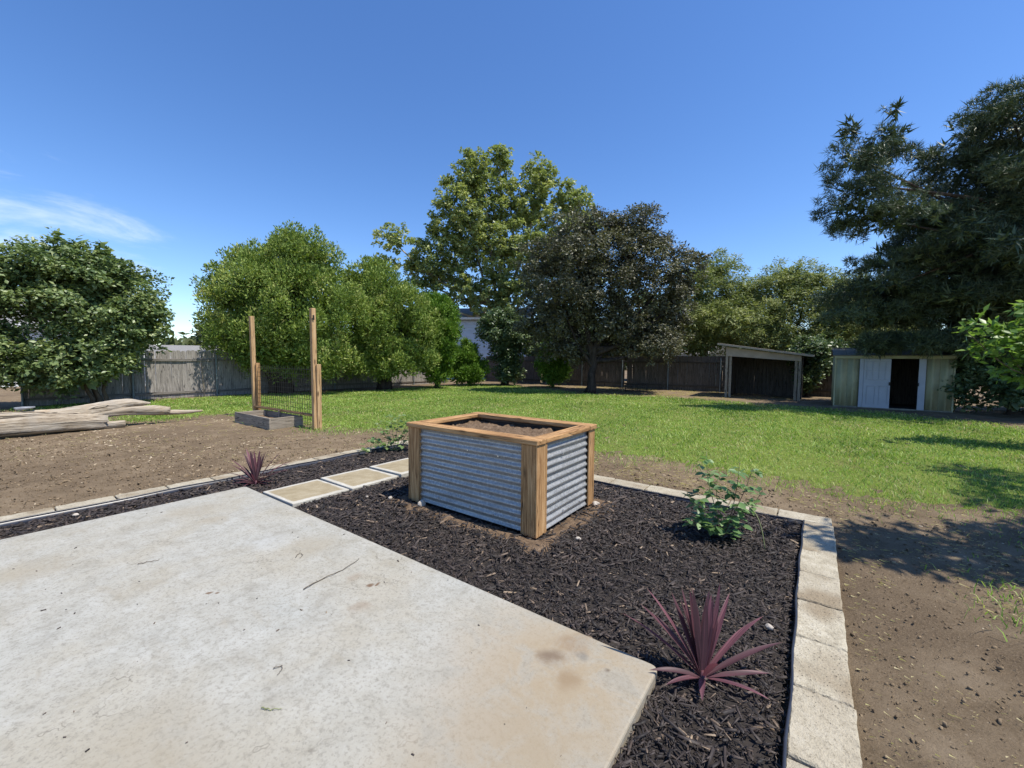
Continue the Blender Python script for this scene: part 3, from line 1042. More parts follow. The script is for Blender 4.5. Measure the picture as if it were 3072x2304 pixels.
# cap boards
CW = .142
span('cap_board', -.012, pw + .012, -.014, CW - .014, cz0, zt, CEDAR['x'], pl, .006, .002)
span('cap_board', -.006, pw + .014, pdp - CW + .02, pdp + .018, cz0 + .001, zt + .002, CEDAR['x'], pl, .006, .002)
span('cap_board', -.010, CW - .02, CW - .011, pdp - CW + .017, cz0 + .002, zt - .003, CEDAR['y'], pl, .006, .002)
span('cap_board', pw - CW + .02, pw + .008, CW - .011, pdp - CW + .017, cz0 - .001, zt - .002, CEDAR['y'], pl, .006, .002)


def corrugated(name, length, z0, z1, axis, at, sgn, mat, parent, start):
    per = .067; amp = .0085
    m = int((z1 - z0) / per * 12)
    zs = np.linspace(z0, z1, m + 1)
    k = 24
    xs = np.linspace(0, length, k + 1)
    V = np.zeros((m + 1, k + 1, 3))
    for i, z in enumerate(zs):
        prof = amp * math.cos((z - z0) / per * 2 * math.pi)
        dent = .0015 * np.sin(xs * 9 + z * 5)
        if axis == 'x':
            V[i, :, 0] = start + xs; V[i, :, 1] = at - sgn * (prof + dent)
        else:
            V[i, :, 1] = start + xs; V[i, :, 0] = at + sgn * (prof + dent)
        V[i, :, 2] = z
    idx = np.arange(V.shape[0] * V.shape[1]).reshape(V.shape[:2])
    F = np.stack([idx[:-1, :-1], idx[:-1, 1:], idx[1:, 1:], idx[1:, :-1]], -1).reshape(-1, 4)
    o = from_np(name, V.reshape(-1, 3), F, mat, parent, smooth=True)
    sd = o.modifiers.new('solid', 'SOLIDIFY'); sd.thickness = .0012
    return o


pf = corrugated('corrugated_panel', pw - .26, .018, cz0 - .004, 'x', .030, 1, METAL, pl, .13)
corrugated('corrugated_panel', pw - .26, .018, cz0 - .004, 'x', pdp - .030, -1, METAL, pl, .13)
pr = corrugated('corrugated_panel', pdp - .24, .018, cz0 - .004, 'y', pw - .026, 1, METAL, pl, .13)
corrugated('corrugated_panel', pdp - .24, .018, cz0 - .004, 'y', .026, -1, METAL, pl, .13)
# dark boards lining the inside
for nm, a in (('lining_board', (.14, pw - .14, .048, .066)), ('lining_board', (.14, pw - .14, pdp - .066, pdp - .048))):
    span(nm, a[0], a[1], a[2], a[3], .3, cz0 - .01, DARKW['x'], pl, .003)
for a in ((.045, .063), (pw - .063, pw - .045)):
    span('lining_board', a[0], a[1], .07, pdp - .07, .3, cz0 - .01, DARKW['y'], pl, .003)
# soil inside
u = np.linspace(.07, pw - .07, 60); v = np.linspace(.07, pdp - .07, 44)
U, Vv = np.meshgrid(u, v)
Zs = cz0 - .055 + .020 * snoise(U, Vv, 5, 1) + .016 * snoise(U, Vv, 13, 2) + rng.normal(0, .008, U.shape)
Zs += .03 * np.exp(-((U - pw * .7) ** 2 + (Vv - pdp * .8) ** 2) / .01)
idx = np.arange(U.size).reshape(U.shape)
F = np.stack([idx[:-1, :-1], idx[:-1, 1:], idx[1:, 1:], idx[1:, :-1]], -1).reshape(-1, 4)
from_np('soil_fill', np.stack([U, Vv, Zs], -1).reshape(-1, 3), F, SOIL, pl, smooth=False)
# screws
bm = bmesh.new()
bmesh.ops.create_cone(bm, cap_ends=True, segments=8, radius1=.0075, radius2=.0055, depth=.006)
scr = bpy.data.meshes.new('screw'); bm.to_mesh(scr); bm.free(); scr.materials.append(SCREW)
for x, z in ((.40, .62), (.80, .62), (1.15, .615), (.42, .10), (.83, .10), (1.1, .09)):
    inst('screw', scr, (x, .018, z), (R(90), 0, 0), pl)
for y, z in ((.45, .615), (.46, .105), (.78, .10)):
    inst('screw', scr, (pw - .013, y, z), (0, R(90), 0), pl)

# ------------------------------------------------------------------ trellis
tr = thing('garden_trellis', 'timber trellis of two tall posts with wire mesh on the dirt', 'trellis', G(-11.05, 4.40, -.04), GROT)
TL = 2.82
box('post', (.09, .09, 2.46), (0, 0, 1.23), PALE['z'], tr, (R(.4), R(-.6), 0), .006)
box('post', (.09, .09, 2.46), (TL, 0, 1.23), PALE['z'], tr, (R(-.3), R(-1.0), 0), .006)
box('side_board', (.040, .09, 1.33), (.085, .06, .665), CEDAR['z'], tr, (0, 0, 0), .005)
box('side_board', (.040, .09, 1.33), (TL + .075, .055, .665), PALE['z'], tr, (0, R(.3), 0), .005)
box('rail', (TL - .12, .09, .042), (TL / 2, -.005, .275), CEDAR['x'], tr, (0, R(-.2), 0), .005)
wm_v = bpy.data.meshes.new('wire')
V, F = tube_np([(0, 0, 0), (0, 0, 1.26)], .0042, 5, cap=False)
wm_v.from_pydata([tuple(v) for v in V], [], [tuple(f) for f in F]); wm_v.materials.append(WIRE)
wm_h = bpy.data.meshes.new('wire')
V, F = tube_np([(0, 0, 0), (TL - .06, 0, 0)], .0042, 5, cap=False)
wm_h.from_pydata([tuple(v) for v in V], [], [tuple(f) for f in F]); wm_h.materials.append(WIRE)
for i in range(1, 27):
    inst('wire', wm_v, (.06 + i * .1025, .056, .02), (0, R(random.uniform(-.15, .15)), 0), tr)
for i in range(12):
    inst('wire', wm_h, (.04, .049, .06 + i * .105), (0, R(random.uniform(-.12, .12)), 0), tr)
box('latch', (.012, .03, .10), (TL + .052, -.015, 2.27), BLACKM, tr, (R(6), R(8), 0), .002)

# small weathered bed in front of it
wb = thing('wooden_garden_bed', 'low weathered grey board garden bed at the foot of the trellis', 'garden bed', G(-10.46, 3.75, -.045), GROT)
bl_, bd_ = 1.69, .68
span('side_board', 0, bl_, 0, .04, 0, .245, GREYW['x'], wb, .006, .004)
span('side_board', 0, bl_, bd_ - .04, bd_, 0, .225, GREYW['x'], wb, .006, .004)
span('end_board', 0, .04, .042, bd_ - .042, 0, .235, GREYW['y'], wb, .006, .003)
o = box('end_board', (.04, bd_ - .05, .24), (bl_ - .02, bd_ / 2 + .008, .12), GREYW['y'], wb, (R(0), R(3), R(-3)), .006, 1, .003)
span('corner_stake', .75, .80, bd_ - .09, bd_ - .042, .0, .29, GREYW['z'], wb, .004)
span('corner_stake', .045, .09, bd_ - .09, bd_ - .044, .0, .22, GREYW['z'], wb, .004)
u = np.linspace(.04, bl_ - .05, 40); v = np.linspace(.04, bd_ - .04, 20)
U, Vv = np.meshgrid(u, v)
Zs = .10 + .018 * snoise(U, Vv, 5, 4) + rng.normal(0, .006, U.shape)
idx = np.arange(U.size).reshape(U.shape)
F = np.stack([idx[:-1, :-1], idx[:-1, 1:], idx[1:, 1:], idx[1:, :-1]], -1).reshape(-1, 4)
from_np('soil_fill', np.stack([U, Vv, Zs], -1).reshape(-1, 3), F, SOIL, wb)

# ------------------------------------------------------------------ driftwood log
lg = thing('driftwood_log', 'bleached forked driftwood log lying on the dirt at the left', 'log', (-8.96, 7.16, -.04), 0)


def ridge(amp, k, ph):
    return lambda t, a: 1 + amp * math.sin(k * a + ph + t * 2.0) + amp * .6 * math.sin((2 * k + 1) * a + ph * 2 - t * 3) + .04 * math.sin(t * 17 + a * 2)


def path(pts, m):
    pts = np.array(pts, float)
    t = np.linspace(0, 1, len(pts)); tt = np.linspace(0, 1, m)
    # catmull-like smoothing by cubic interpolation through numpy polyfit pieces
    out = np.stack([np.interp(tt, t, pts[:, i]) for i in range(pts.shape[1])], -1)
    for _ in range(2):
        out[1:-1] = (out[:-2] + 2 * out[1:-1] + out[2:]) / 4
    return out


def log_part(name, pts, rads, n=22, m=26, amp=.09, k=3, ph=0.0, flat=1.0):
    P = path([list(p) + [r] for p, r in zip(pts, rads)], m)
    o = tube(name, P[:, :3] * np.array([1, 1, 1]), P[:, 3], DRIFT, lg, n, .02, ridge(amp, k, ph))
    return o


LA = math.atan2(.807, .591)
lg.rotation_euler.z = LA
cA, sA = math.cos(LA), math.sin(LA)


def lw(p):
    return (p[0] * cA + p[1] * sA, -p[0] * sA + p[1] * cA, p[2])


def limb_log(name, pts, rads, n=40, m=44, flutes=7, amp=.10, ph=0.0, squash=1.0, cut=True):
    """weathered limb: lengthwise flutes, knots and an uneven broken end"""
    P = path([list(p) + [r] for p, r in zip(pts, rads)], m)
    C, Rr = P[:, :3], P[:, 3]
    T = np.gradient(C, axis=0); T /= np.linalg.norm(T, axis=1)[:, None]
    U = np.cross(T, np.array([0, 0, 1.0])); U /= np.linalg.norm(U, axis=1)[:, None]
    Wv = np.cross(U, T)
    A = np.linspace(0, 2 * np.pi, n, endpoint=False)
    t = np.linspace(0, 1, m)[:, None]
    k = np.ones((m, n))
    for f_, g_ in ((3, 1.0), (5, .7), (flutes, .6), (flutes * 2 + 1, .35)):
        k += amp * g_ * .42 * np.sin(f_ * A[None] + ph * f_ + t * (2.2 + f_ * .3) + .5 * np.sin(t * 9 + f_))
    for _ in range(4):
        ka, kt = rng.uniform(0, 6.28), rng.uniform(.15, .9)
        k += rng.uniform(-.16, .22) * np.exp(-(((A[None] - ka + np.pi) % (2 * np.pi) - np.pi) / .35) ** 2 - ((t - kt) / .06) ** 2)
    k += rng.normal(0, .012, (m, n)) + np.repeat(rng.normal(0, .02, (1, n)), m, 0)
    rad = Rr[:, None] * k
    V = C[:, None] + rad[..., None] * (np.cos(A)[None, :, None] * U[:, None] + squash * np.sin(A)[None, :, None] * Wv[:, None])
    if cut:
        V[-1] += T[-1] * rng.uniform(-.5, .5, (n, 1)) * Rr[-1] * .8
    V = V.reshape(-1, 3)
    F = []
    for i in range(m - 1):
        for j in range(n):
            j2 = (j + 1) % n
            F.append((i * n + j, i * n + j2, (i + 1) * n + j2, (i + 1) * n + j))
    F.append(tuple(range(n))[::-1]); F.append(tuple((m - 1) * n + j for j in range(n)))
    me = bpy.data.meshes.new(name)
    me.from_pydata([tuple(v) for v in V], [], F)
    me.polygons.foreach_set('use_smooth', np.ones(len(me.polygons), dtype=bool))
    me.polygons[-1].use_smooth = False
    me.materials.append(DRIFT)
    me.update()
    return inst(name, me, (0, 0, 0), (0, 0, 0), lg)


limb_log('trunk', [(-1.9, .05, .25), (-.9, .05, .24), (-.2, .05, .22), (.25, .05, .215), (.65, .03, .20), (1.0, .01, .175), (1.32, .0, .15)], [.31, .29, .255, .245, .215, .18, .145], ph=.4, squash=.9, amp=.13, m=60)
limb_log('branch', [(-.1, .14, .24), (.35, .16, .27), (.75, .17, .28), (1.14, .17, .34), (1.5, .17, .43), (1.75, .17, .47), (2.08, .16, .45)], [.20, .20, .18, .16, .135, .105, .02], ph=1.9, squash=.95, amp=.14, m=60)
limb_log('branch', [(.95, .10, .25), (1.3, .10, .31), (1.65, .09, .33), (2.1, .07, .305), (2.36, .06, .275)], [.10, .095, .085, .10, .085], amp=.16, ph=.9, m=36)
limb_log('branch', [(2.28, .05, .235), (2.6, .04, .215), (2.97, .02, .215)], [.055, .05, .022], n=20, m=20, amp=.14, ph=3)
limb_log('branch_stub', [(1.15, -.02, .085), (1.4, -.03, .082), (1.62, -.04, .08)], [.076, .077, .075], n=20, m=12, amp=.05, ph=1.2, cut=False)
for o in lg.children:
    pass
dk = thing('metal_dish', 'small grey round dish resting on the driftwood log', 'dish', (-8.90, 7.50, .44), 0)
bm = bmesh.new()
bmesh.ops.create_cone(bm, cap_ends=True, segments=24, radius1=.10, radius2=.125, depth=.03)
me = bpy.data.meshes.new('bowl'); bm.to_mesh(me); bm.free(); me.materials.append(GREYP)
inst('bowl', me, (0, 0, .015), (R(6), R(-6), 0), dk)
tube('rim', [(.122 * math.cos(a), .122 * math.sin(a), .032) for a in np.linspace(0, 2 * math.pi, 25)], .009, GREYP, dk, 6, cap=False)

# ------------------------------------------------------------------ fences
pick_me = []
for i in range(6):
    wv = random.uniform(.1415, .1445)
    bm = bmesh.new()
    hgt = 1.70 + random.uniform(-.02, .02)
    prof = [(-wv / 2, 0), (wv / 2, 0), (wv / 2, hgt - .035), (wv / 2 - .035, hgt), (-wv / 2 + .035, hgt), (-wv / 2, hgt - .035)]
    a = [bm.verts.new((x, -.009, z)) for x, z in prof]
    b = [bm.verts.new((x, .009, z)) for x, z in prof]
    bm.faces.new(a); bm.faces.new(b[::-1])
    for k in range(6):
        bm.faces.new((a[k], b[k], b[(k + 1) % 6], a[(k + 1) % 6]))
    bmesh.ops.recalc_face_normals(bm, faces=bm.faces)
    me = bpy.data.meshes.new('picket'); bm.to_mesh(me); bm.free(); me.materials.append(FENCE)
    pick_me.append(me)
V, F = tube_np([(0, 0, 0), (0, 0, 1.62)], .03, 10)
pipe_me = bpy.data.meshes.new('post')
pipe_me.from_pydata([tuple(v) for v in V], [], [tuple(dict.fromkeys(f)) for f in F]); pipe_me.materials.append(PIPE)


pick_shade = []
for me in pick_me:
    m2 = me.copy(); m2.materials.clear(); m2.materials.append(FENCE_SHADE); pick_shade.append(m2)


def fence(label, start, length, rz, front, rails=(.22, 1.42), post_every=2.4, gap=.0, pickets=pick_me, rail_mat=FENCE2):
    root = thing('picket_fence', label, 'fence', (start.x, start.y, -.04), rz)
    n = int(length / .145)
    for i in range(n):
        if random.random() < gap: continue
        inst('picket', random.choice(pickets), ((i + .5) * .145, random.uniform(-.004, .004), random.uniform(-.02, .02)), (R(random.uniform(-.6, .6)), R(random.uniform(-.5, .5)), 0), root)
    x = 0.0
    k = 0
    while x < length:
        seg = min(post_every, length - x)
        for z in rails:
            box('rail', (seg - .01, .04, .085), (x + seg / 2, front * .032, z), rail_mat, root, (0, R(random.uniform(-.4, .4)), 0), .004)
        inst('post', pipe_me, (x + .02, front * .088, 0), (0, 0, 0), root)
        x += post_every; k += 1
    return root


# left fence runs along the yard grid (q); its local x is along +q
fence('grey weathered board fence down the left side of the yard', G(-18.45, 1.2), 17.0, GROT + math.pi / 2, -1, (.20, 1.36))
fence('weathered board fence across the back of the yard behind the trees, darkened as shade', G(-18.0, 21.6), 19.0, GROT, -1, (.25, 1.40), 2.4, .02, pick_shade, DARKW['x'])
# slim wooden stake leaning on the left fence
stk = box('stake', (.04, .03, 1.25), G(-18.25, 5.55, .58), GREYW['z'], None, (R(3), R(2), GROT), .003)
tag(stk, 'thin wooden stake standing against the left fence', 'stake')

# ------------------------------------------------------------------ foliage tools
def rand_dirs(n):
    d = rng.normal(0, 1, (n, 3))
    return d / np.linalg.norm(d, axis=1)[:, None]


def leaves_np(P, Nrm, D, L, Wd, fold=.25, droop=0.0):
    """diamond leaves at P: normal-ish Nrm, direction D"""
    D = D / (np.linalg.norm(D, axis=1)[:, None] + 1e-9)
    sd = np.cross(D, Nrm); sd /= np.linalg.norm(sd, axis=1)[:, None] + 1e-9
    nn = np.cross(sd, D)
    L = L[:, None]; Wd = Wd[:, None]
    b = P
    mid = P + D * L * .45
    l = mid + sd * Wd * .5 + nn * Wd * fold * .5
    r = mid - sd * Wd * .5 + nn * Wd * fold * .5
    t = P + D * L - nn * L * droop
    V = np.stack([b, r, t, l], 1).reshape(-1, 3)
    k = np.arange(len(P))[:, None] * 4
    F = np.concatenate([k + [0, 1, 2], k + [0, 2, 3]], 0)
    return V, F


def crown_points(lobes, nsub, nleaf, sub_r=(.25, .45), shell=.55, flat=.8, inner_frac=.10):
    """lobes: (cx,cy,cz, rx,ry,rz, weight). returns points, outward dir, clump id value, dir in clump, inner flag"""
    lob = np.array(lobes, float)
    w = lob[:, 6] / lob[:, 6].sum()
    li = rng.choice(len(lob), nsub, p=w)
    d = rand_dirs(nsub)
    d[:, 2] = np.where((d[:, 2] < -.45) & (rng.random(nsub) < .4), -d[:, 2], d[:, 2])
    rr = np.where(rng.random(nsub) < .78, rng.uniform(.74, 1.04, nsub), rng.uniform(.3, .75, nsub))
    rad = lob[li, 3:6]
    sc = lob[li, :3] + d * rr[:, None] * rad
    sr = rng.uniform(*sub_r, nsub) * rad.mean(1) ** .5
    sr *= np.where(rng.random(nsub) < .12, 1.5, 1.0)
    si = rng.choice(nsub, nleaf, p=(sr ** 2) / (sr ** 2).sum())
    e = rand_dirs(nleaf)
    e[:, 2] = np.where((e[:, 2] < -.2) & (rng.random(nleaf) < .45), -e[:, 2], e[:, 2])
    q = shell + (1 - shell) * rng.random(nleaf) ** .6
    q *= 1 + rng.normal(0, .14, nleaf)
    P = sc[si] + e * (q * sr[si])[:, None] * np.array([1, 1, flat])
    out = .55 * e + .45 * d[si]
    # a few large inner leaves keep the heart of the crown opaque
    ni = int(nleaf * inner_frac)
    lj = rng.choice(len(lob), ni, p=w)
    dj = rand_dirs(ni)
    Pi = lob[lj, :3] + dj * (rng.uniform(.05, .62, ni))[:, None] * lob[lj, 3:6]
    cvs = rng.random(nsub)
    inner = np.concatenate([np.zeros(nleaf, bool), np.ones(ni, bool)])
    return np.concatenate([P, Pi]), np.concatenate([out, dj]), np.concatenate([cvs[si], rng.random(ni)]), np.concatenate([e, dj]), inner


def tree(name, label, base, trunk_r, trunk_h, lobes, nsub, nleaf, size, aspect, mat, bmat, sub_r=(.25, .45), style='leaf', limbs=6, group=None, cat='tree', shell=.5, trunk_top=None, stems=None, flat=.8, vspread=.85, inner_size=2.2, limb_r=1.0, inner_frac=.10):
    b = np.array(base, float)
    root = thing(name, label, cat, tuple(b), 0, group)
    lob = [(l[0] - b[0], l[1] - b[1], l[2] - b[2], *l[3:]) for l in lobes]
    P, out, cv, e, inner = crown_points(lob, nsub, nleaf, sub_r, shell, flat, inner_frac)
    n = len(P)
    keep = P[:, 2] > .06
    P, out, cv, e, inner = P[keep], out[keep], cv[keep], e[keep], inner[keep]
    n = len(P)
    lens = size * rng.uniform(.6, 1.35, n) * np.where(inner, inner_size, 1.0)
    if style == 'leaf':
        Nn = out * .6 + np.array([0, 0, .55]) + rng.normal(0, .42, (n, 3))
        D = rng.normal(0, 1, (n, 3)) * np.array([1, 1, .55]) + out * .55 + np.array([0, 0, -.25])
        V, F = leaves_np(P, Nn, D, lens, lens * aspect)
        val = np.clip((1 - vspread) * .5 + vspread * (.45 * cv + .55 * rng.random(n)) + .0, 0, 1)
        att = np.concatenate([val, val])
    elif style == 'spray':
        D = e * .6 + np.array([0, 0, .55]) + rng.normal(0, .5, (n, 3))
        Nn = rng.normal(0, 1, (n, 3))
        V, F = leaves_np(P, Nn, D, lens, lens * aspect, .5)
        val = np.clip((1 - vspread) * .5 + vspread * (.45 * cv + .55 * rng.random(n)), 0, 1)
        att = np.concatenate([val, val])
    elif style == 'pine':
        k = 5
        axis = e * .6 + out * .35 + np.array([0, 0, .35]) + rng.normal(0, .3, (n, 3))
        axis /= np.linalg.norm(axis, axis=1)[:, None]
        Pr = np.repeat(P, k, 0); Ar = np.repeat(axis, k, 0)
        D = Ar * .6 + rand_dirs(n * k) * .75
        D /= np.linalg.norm(D, axis=1)[:, None]
        ll = np.repeat(lens, k) * rng.uniform(.7, 1.1, n * k)
        Pr = Pr + Ar * (rng.random(n * k) * .10)[:, None]
        sd = np.cross(D, rand_dirs(n * k)); sd /= np.linalg.norm(sd, axis=1)[:, None] + 1e-9
        wd_ = np.repeat(np.where(inner, 3.5, 1.0), k)[:, None] * size * aspect
        V = np.stack([Pr - sd * wd_ * .5, Pr + sd * wd_ * .5, Pr + D * ll[:, None]], 1).reshape(-1, 3)
        F = np.arange(len(V)).reshape(-1, 3)
        att = np.repeat(np.clip((1 - vspread) * .5 + vspread * (.5 * cv + .5 * rng.random(n)), 0, 1), k)
    co = from_np('crown', V, F, mat, root, attr=att)
    co['kind'] = 'stuff'
    # trunk and limbs
    tops = [(0, 0)] if not stems else stems
    for (sx, sy) in tops:
        tt = trunk_top or (0, 0, trunk_h)
        m = 9
        pts = [(sx * .3 * (1 - i / m) + (sx * 1.0 + tt[0]) * (i / m) + .05 * math.sin(i * 1.7 + sx), sy * .3 * (1 - i / m) + (sy + tt[1]) * (i / m) + .05 * math.cos(i * 1.3), tt[2] * i / m - .02) for i in range(m + 1)]
        rr = [trunk_r * (1.45 if i == 0 else 1.12 if i == 1 else 1 - .5 * i / m) for i in range(m + 1)]
        tube('trunk', pts, rr, bmat, root, 12, .05)
        big = sorted(lob, key=lambda l: -l[6])
        for j in range(limbs):
            l = big[j % len(big)]
            s0 = .45 + .5 * (j / max(1, limbs))
            i0 = min(m, int(s0 * m)); p0 = np.array(pts[i0])
            off = rand_dirs(1)[0] * np.array(l[3:6]) * (.55 if j >= len(big) else .25)
            p1 = np.array(l[:3]) + off
            mid = (p0 + p1) / 2 + np.array([0, 0, -.08 * np.linalg.norm(p1 - p0)]) + rng.normal(0, .12, 3) * np.linalg.norm(p1 - p0) * .3
            pp = path([p0, mid, p1], 9)
            r0 = trunk_r * (.58 if j < len(big) else .38) * limb_r
            tube('limb', pp, np.linspace(r0, r0 * .2, 9), bmat, root, 8, .04)
    return root


def L_(c0, c1, c2, c3):
    return [(0.0, c0), (.38, c1), (.7, c2), (1.0, c3)]


LF_HEDGE = leaf_mat('hedge_leaf', L_((0.052, 0.087, 0.034), (0.121, 0.178, 0.065), (0.219, 0.276, 0.104), (0.369, 0.398, 0.190)), .24, .42, .45)
LF_EVER = leaf_mat('cypress_spray', L_((0.056, 0.101, 0.018), (0.146, 0.218, 0.040), (0.263, 0.330, 0.074), (0.470, 0.420, 0.179)), .2, .6, .25)
LF_ARB = leaf_mat('arborvitae_spray', L_((0.040, 0.095, 0.010), (0.090, 0.18, 0.020), (0.15, 0.25, 0.030), (0.22, 0.30, 0.06)), .2, .6, .25)
LF_SYC = leaf_mat('sycamore_leaf', L_((0.081, 0.119, 0.041), (0.188, 0.236, 0.080), (0.342, 0.378, 0.130), (0.547, 0.520, 0.205)), .3, .45, .4)
LF_PLUM = leaf_mat('plum_leaf', L_((0.038, 0.033, 0.023), (0.079, 0.081, 0.047), (0.155, 0.156, 0.089), (0.285, 0.261, 0.166)), .15, .45, .4)
LF_OLIVE = leaf_mat('olive_leaf', L_((0.079, 0.103, 0.037), (0.176, 0.215, 0.073), (0.297, 0.330, 0.121), (0.451, 0.424, 0.187)), .25, .55, .3)
LF_PINE = leaf_mat('pine_needle', L_((0.022, 0.034, 0.018), (0.050, 0.075, 0.040), (0.101, 0.137, 0.067), (0.187, 0.220, 0.105)), .08, .5, .35)
LF_DARK = leaf_mat('dark_shrub_leaf', L_((0.035, 0.062, 0.027), (0.075, 0.119, 0.050), (0.138, 0.188, 0.079), (0.237, 0.275, 0.131)), .2, .42, .45)
LF_WAL = leaf_mat('broad_leaf', L_((0.07, 0.13, 0.028), (0.12, 0.21, 0.044), (0.18, 0.28, 0.065), (0.26, 0.35, 0.11)), .38, .4, .4)
LF_FAR = leaf_mat('far_leaf', L_((0.05, 0.075, 0.03), (0.08, 0.11, 0.04), (0.12, 0.14, 0.06), (0.16, 0.18, 0.08)), .2, .6, .2)
LF_ROSE = leaf_mat('rose_leaf', L_((0.075, 0.14, 0.050), (0.12, 0.21, 0.075), (0.18, 0.29, 0.11), (0.28, 0.38, 0.18)), .3, .38, .45)
LF_POTA = leaf_mat('pale_shrub_leaf', L_((0.10, 0.17, 0.055), (0.15, 0.23, 0.08), (0.21, 0.29, 0.11), (0.28, 0.35, 0.16)), .3, .45, .4)

# ------------------------------------------------------------------ left shrubs
HG = 'tall shrubs along the left fence'
tree('lilac_shrub', 'tall leafy green shrub beside the left fence, its right flank open to the sky', (-12.5, 12.35, -.04), .05, 2.2,
     [(-12.4, 12.4, 2.9, 1.55, 1.5, 1.45, 3), (-12.9, 12.0, 3.7, 1.2, 1.2, .85, 1.6), (-11.5, 12.6, 2.3, .95, .9, 1.0, 1.3), (-12.2, 11.7, 1.5, 1.3, .9, .8, 1.4), (-11.9, 12.2, 3.75, .7, .7, .65, .7), (-13.2, 11.4, 1.2, .9, .8, .7, .8),
      (-12.9, 12.0, 4.45, .45, .45, .3, .25), (-12.1, 12.2, 4.35, .35, .35, .3, .18), (-12.6, 11.7, .75, 1.1, .7, .4, .55), (-11.9, 12.2, 1.3, .8, .6, .5, .6), (-13.1, 12.0, 4.75, .22, .2, .28, .06), (-12.6, 12.1, 4.7, .18, .2, .25, .05), (-12.0, 12.2, 4.6, .2, .2, .28, .05), (-11.4, 12.4, 3.75, .35, .35, .4, .14), (-10.9, 12.7, 2.9, .35, .35, .35, .12)],
     640, 40000, .108, .62, LF_HEDGE, BARK_B, (.15, .30), limbs=9, group=HG, cat='shrub', stems=[(0, 0), (.35, -.2), (-.3, .25), (.1, -.5), (.6, .1)], shell=.3)
tree('lilac_shrub', 'tall leafy green shrub cut by the left edge of the picture', (-14.6, 10.7, -.04), .05, 2.2,
     [(-14.4, 10.8, 2.9, 1.6, 1.5, 1.35, 3), (-14.9, 10.6, 3.75, 1.2, 1.2, .8, 1.5), (-13.9, 10.5, 1.6, 1.2, .9, .8, 1.3), (-15.2, 10.0, 2.0, 1.2, 1.0, 1.2, 1.3), (-13.6, 11.2, 3.7, .8, .8, .6, .7), (-14.0, 10.6, .75, 1.2, .8, .4, .6), (-14.3, 10.9, 4.3, .5, .5, .35, .25)],
     560, 31000, .108, .62, LF_HEDGE, BARK_B, (.15, .30), limbs=7, group=HG, cat='shrub', stems=[(0, 0), (.4, -.1), (-.3, -.3), (.8, .3)], shell=.3)

# ------------------------------------------------------------------ evergreens
EG = 'evergreens along the left fence'
tree('cypress_tree', 'broad rounded evergreen rising behind the trellis at the left fence', (-9.4, 16.9, -.04), .16, 3.0,
     [(-9.6, 17.0, 3.5, 2.7, 2.2, 2.0, 3), (-8.4, 17.0, 5.1, 1.5, 1.5, 1.25, 1.5), (-10.2, 17.0, 4.7, 1.7, 1.4, 1.2, 1.3), (-11.5, 17.2, 3.6, 1.2, 1.2, 1.3, .9), (-7.6, 16.8, 3.3, 1.6, 1.6, 1.6, 1.4), (-9.6, 15.9, 2.1, 2.1, 1.0, .9, 1.2), (-8.9, 17.0, 5.95, .6, .6, .5, .35), (-10.9, 16.6, 1.8, 1.3, .9, .9, .9), (-7.8, 16.2, 1.6, 1.4, .9, .8, 1.0), (-9.2, 16.3, 1.25, 1.7, .8, .6, .8), (-7.9, 16.6, 1.0, 1.2, .7, .5, .6), (-9.7, 17.0, 5.7, .5, .5, .45, .22)],
     640, 86000, .12, .40, LF_EVER, BARK_D, (.15, .30), 'spray', 9, EG, shell=.5, stems=[(0, 0), (.4, .2), (-.4, .1), (-1.2, .2)], flat=1.25)
tree('cypress_tree', 'evergreen with bronze-green sprays between the rounded one and the sycamore', (-6.2, 19.4, -.04), .16, 2.8,
     [(-6.3, 19.4, 3.4, 2.1, 1.8, 1.8, 3), (-6.6, 19.5, 4.9, 1.2, 1.2, .95, 1.1), (-5.0, 19.4, 2.9, 1.6, 1.5, 1.4, 1.6), (-6.9, 18.5, 2.1, 1.5, .9, .9, 1.0), (-5.7, 18.6, 1.5, 1.5, .8, .9, 1.2), (-4.6, 19.2, 1.5, 1.2, .8, .8, .9), (-6.9, 18.3, 1.2, 1.3, .7, .6, .8), (-5.6, 18.8, .9, 1.3, .7, .5, .7), (-6.4, 19.4, 5.7, .5, .5, .4, .2)],
     430, 58000, .125, .40, LF_EVER, BARK_D, (.15, .30), 'spray', 7, EG, shell=.5, stems=[(0, 0), (.35, -.2), (.9, .1)], flat=1.25)
tree('arborvitae_tree', 'bright green arborvitae at the right end of the evergreen row', (-3.85, 20.9, -.04), .10, 2.4,
     [(-3.9, 20.9, 3.0, 1.15, 1.1, 1.6, 3), (-3.4, 20.7, 2.3, .8, .9, 1.2, 1.0), (-4.6, 20.6, 2.7, .9, .8, 1.2, 1.0), (-4.0, 20.9, 4.2, .5, .5, .5, .4), (-3.9, 20.5, 1.3, 1.0, .7, .7, 1.0), (-3.7, 20.6, .7, .8, .6, .5, .7)],
     520, 28000, .155, .34, LF_ARB, BARK_D, (.11, .21), 'spray', 4, EG, shell=.2, flat=1.35)
tree('arborvitae_bush', 'small cone-shaped bright green arborvitae beside the blue-white building', (-2.45, 23.0, -.04), .07, 1.0,
     [(-2.45, 23.0, .9, 1.12, 1.0, .85, 3), (-2.5, 23.0, 1.7, .65, .65, .75, 1.0), (-1.9, 22.8, .7, .6, .6, .6, .6), (-3.0, 22.8, .5, .6, .5, .45, .5)],
     330, 16000, .145, .34, LF_ARB, BARK_D, (.10, .20), 'spray', 3, 'small arborvitae at the back of the lawn', 'bush', shell=.2, flat=1.3)
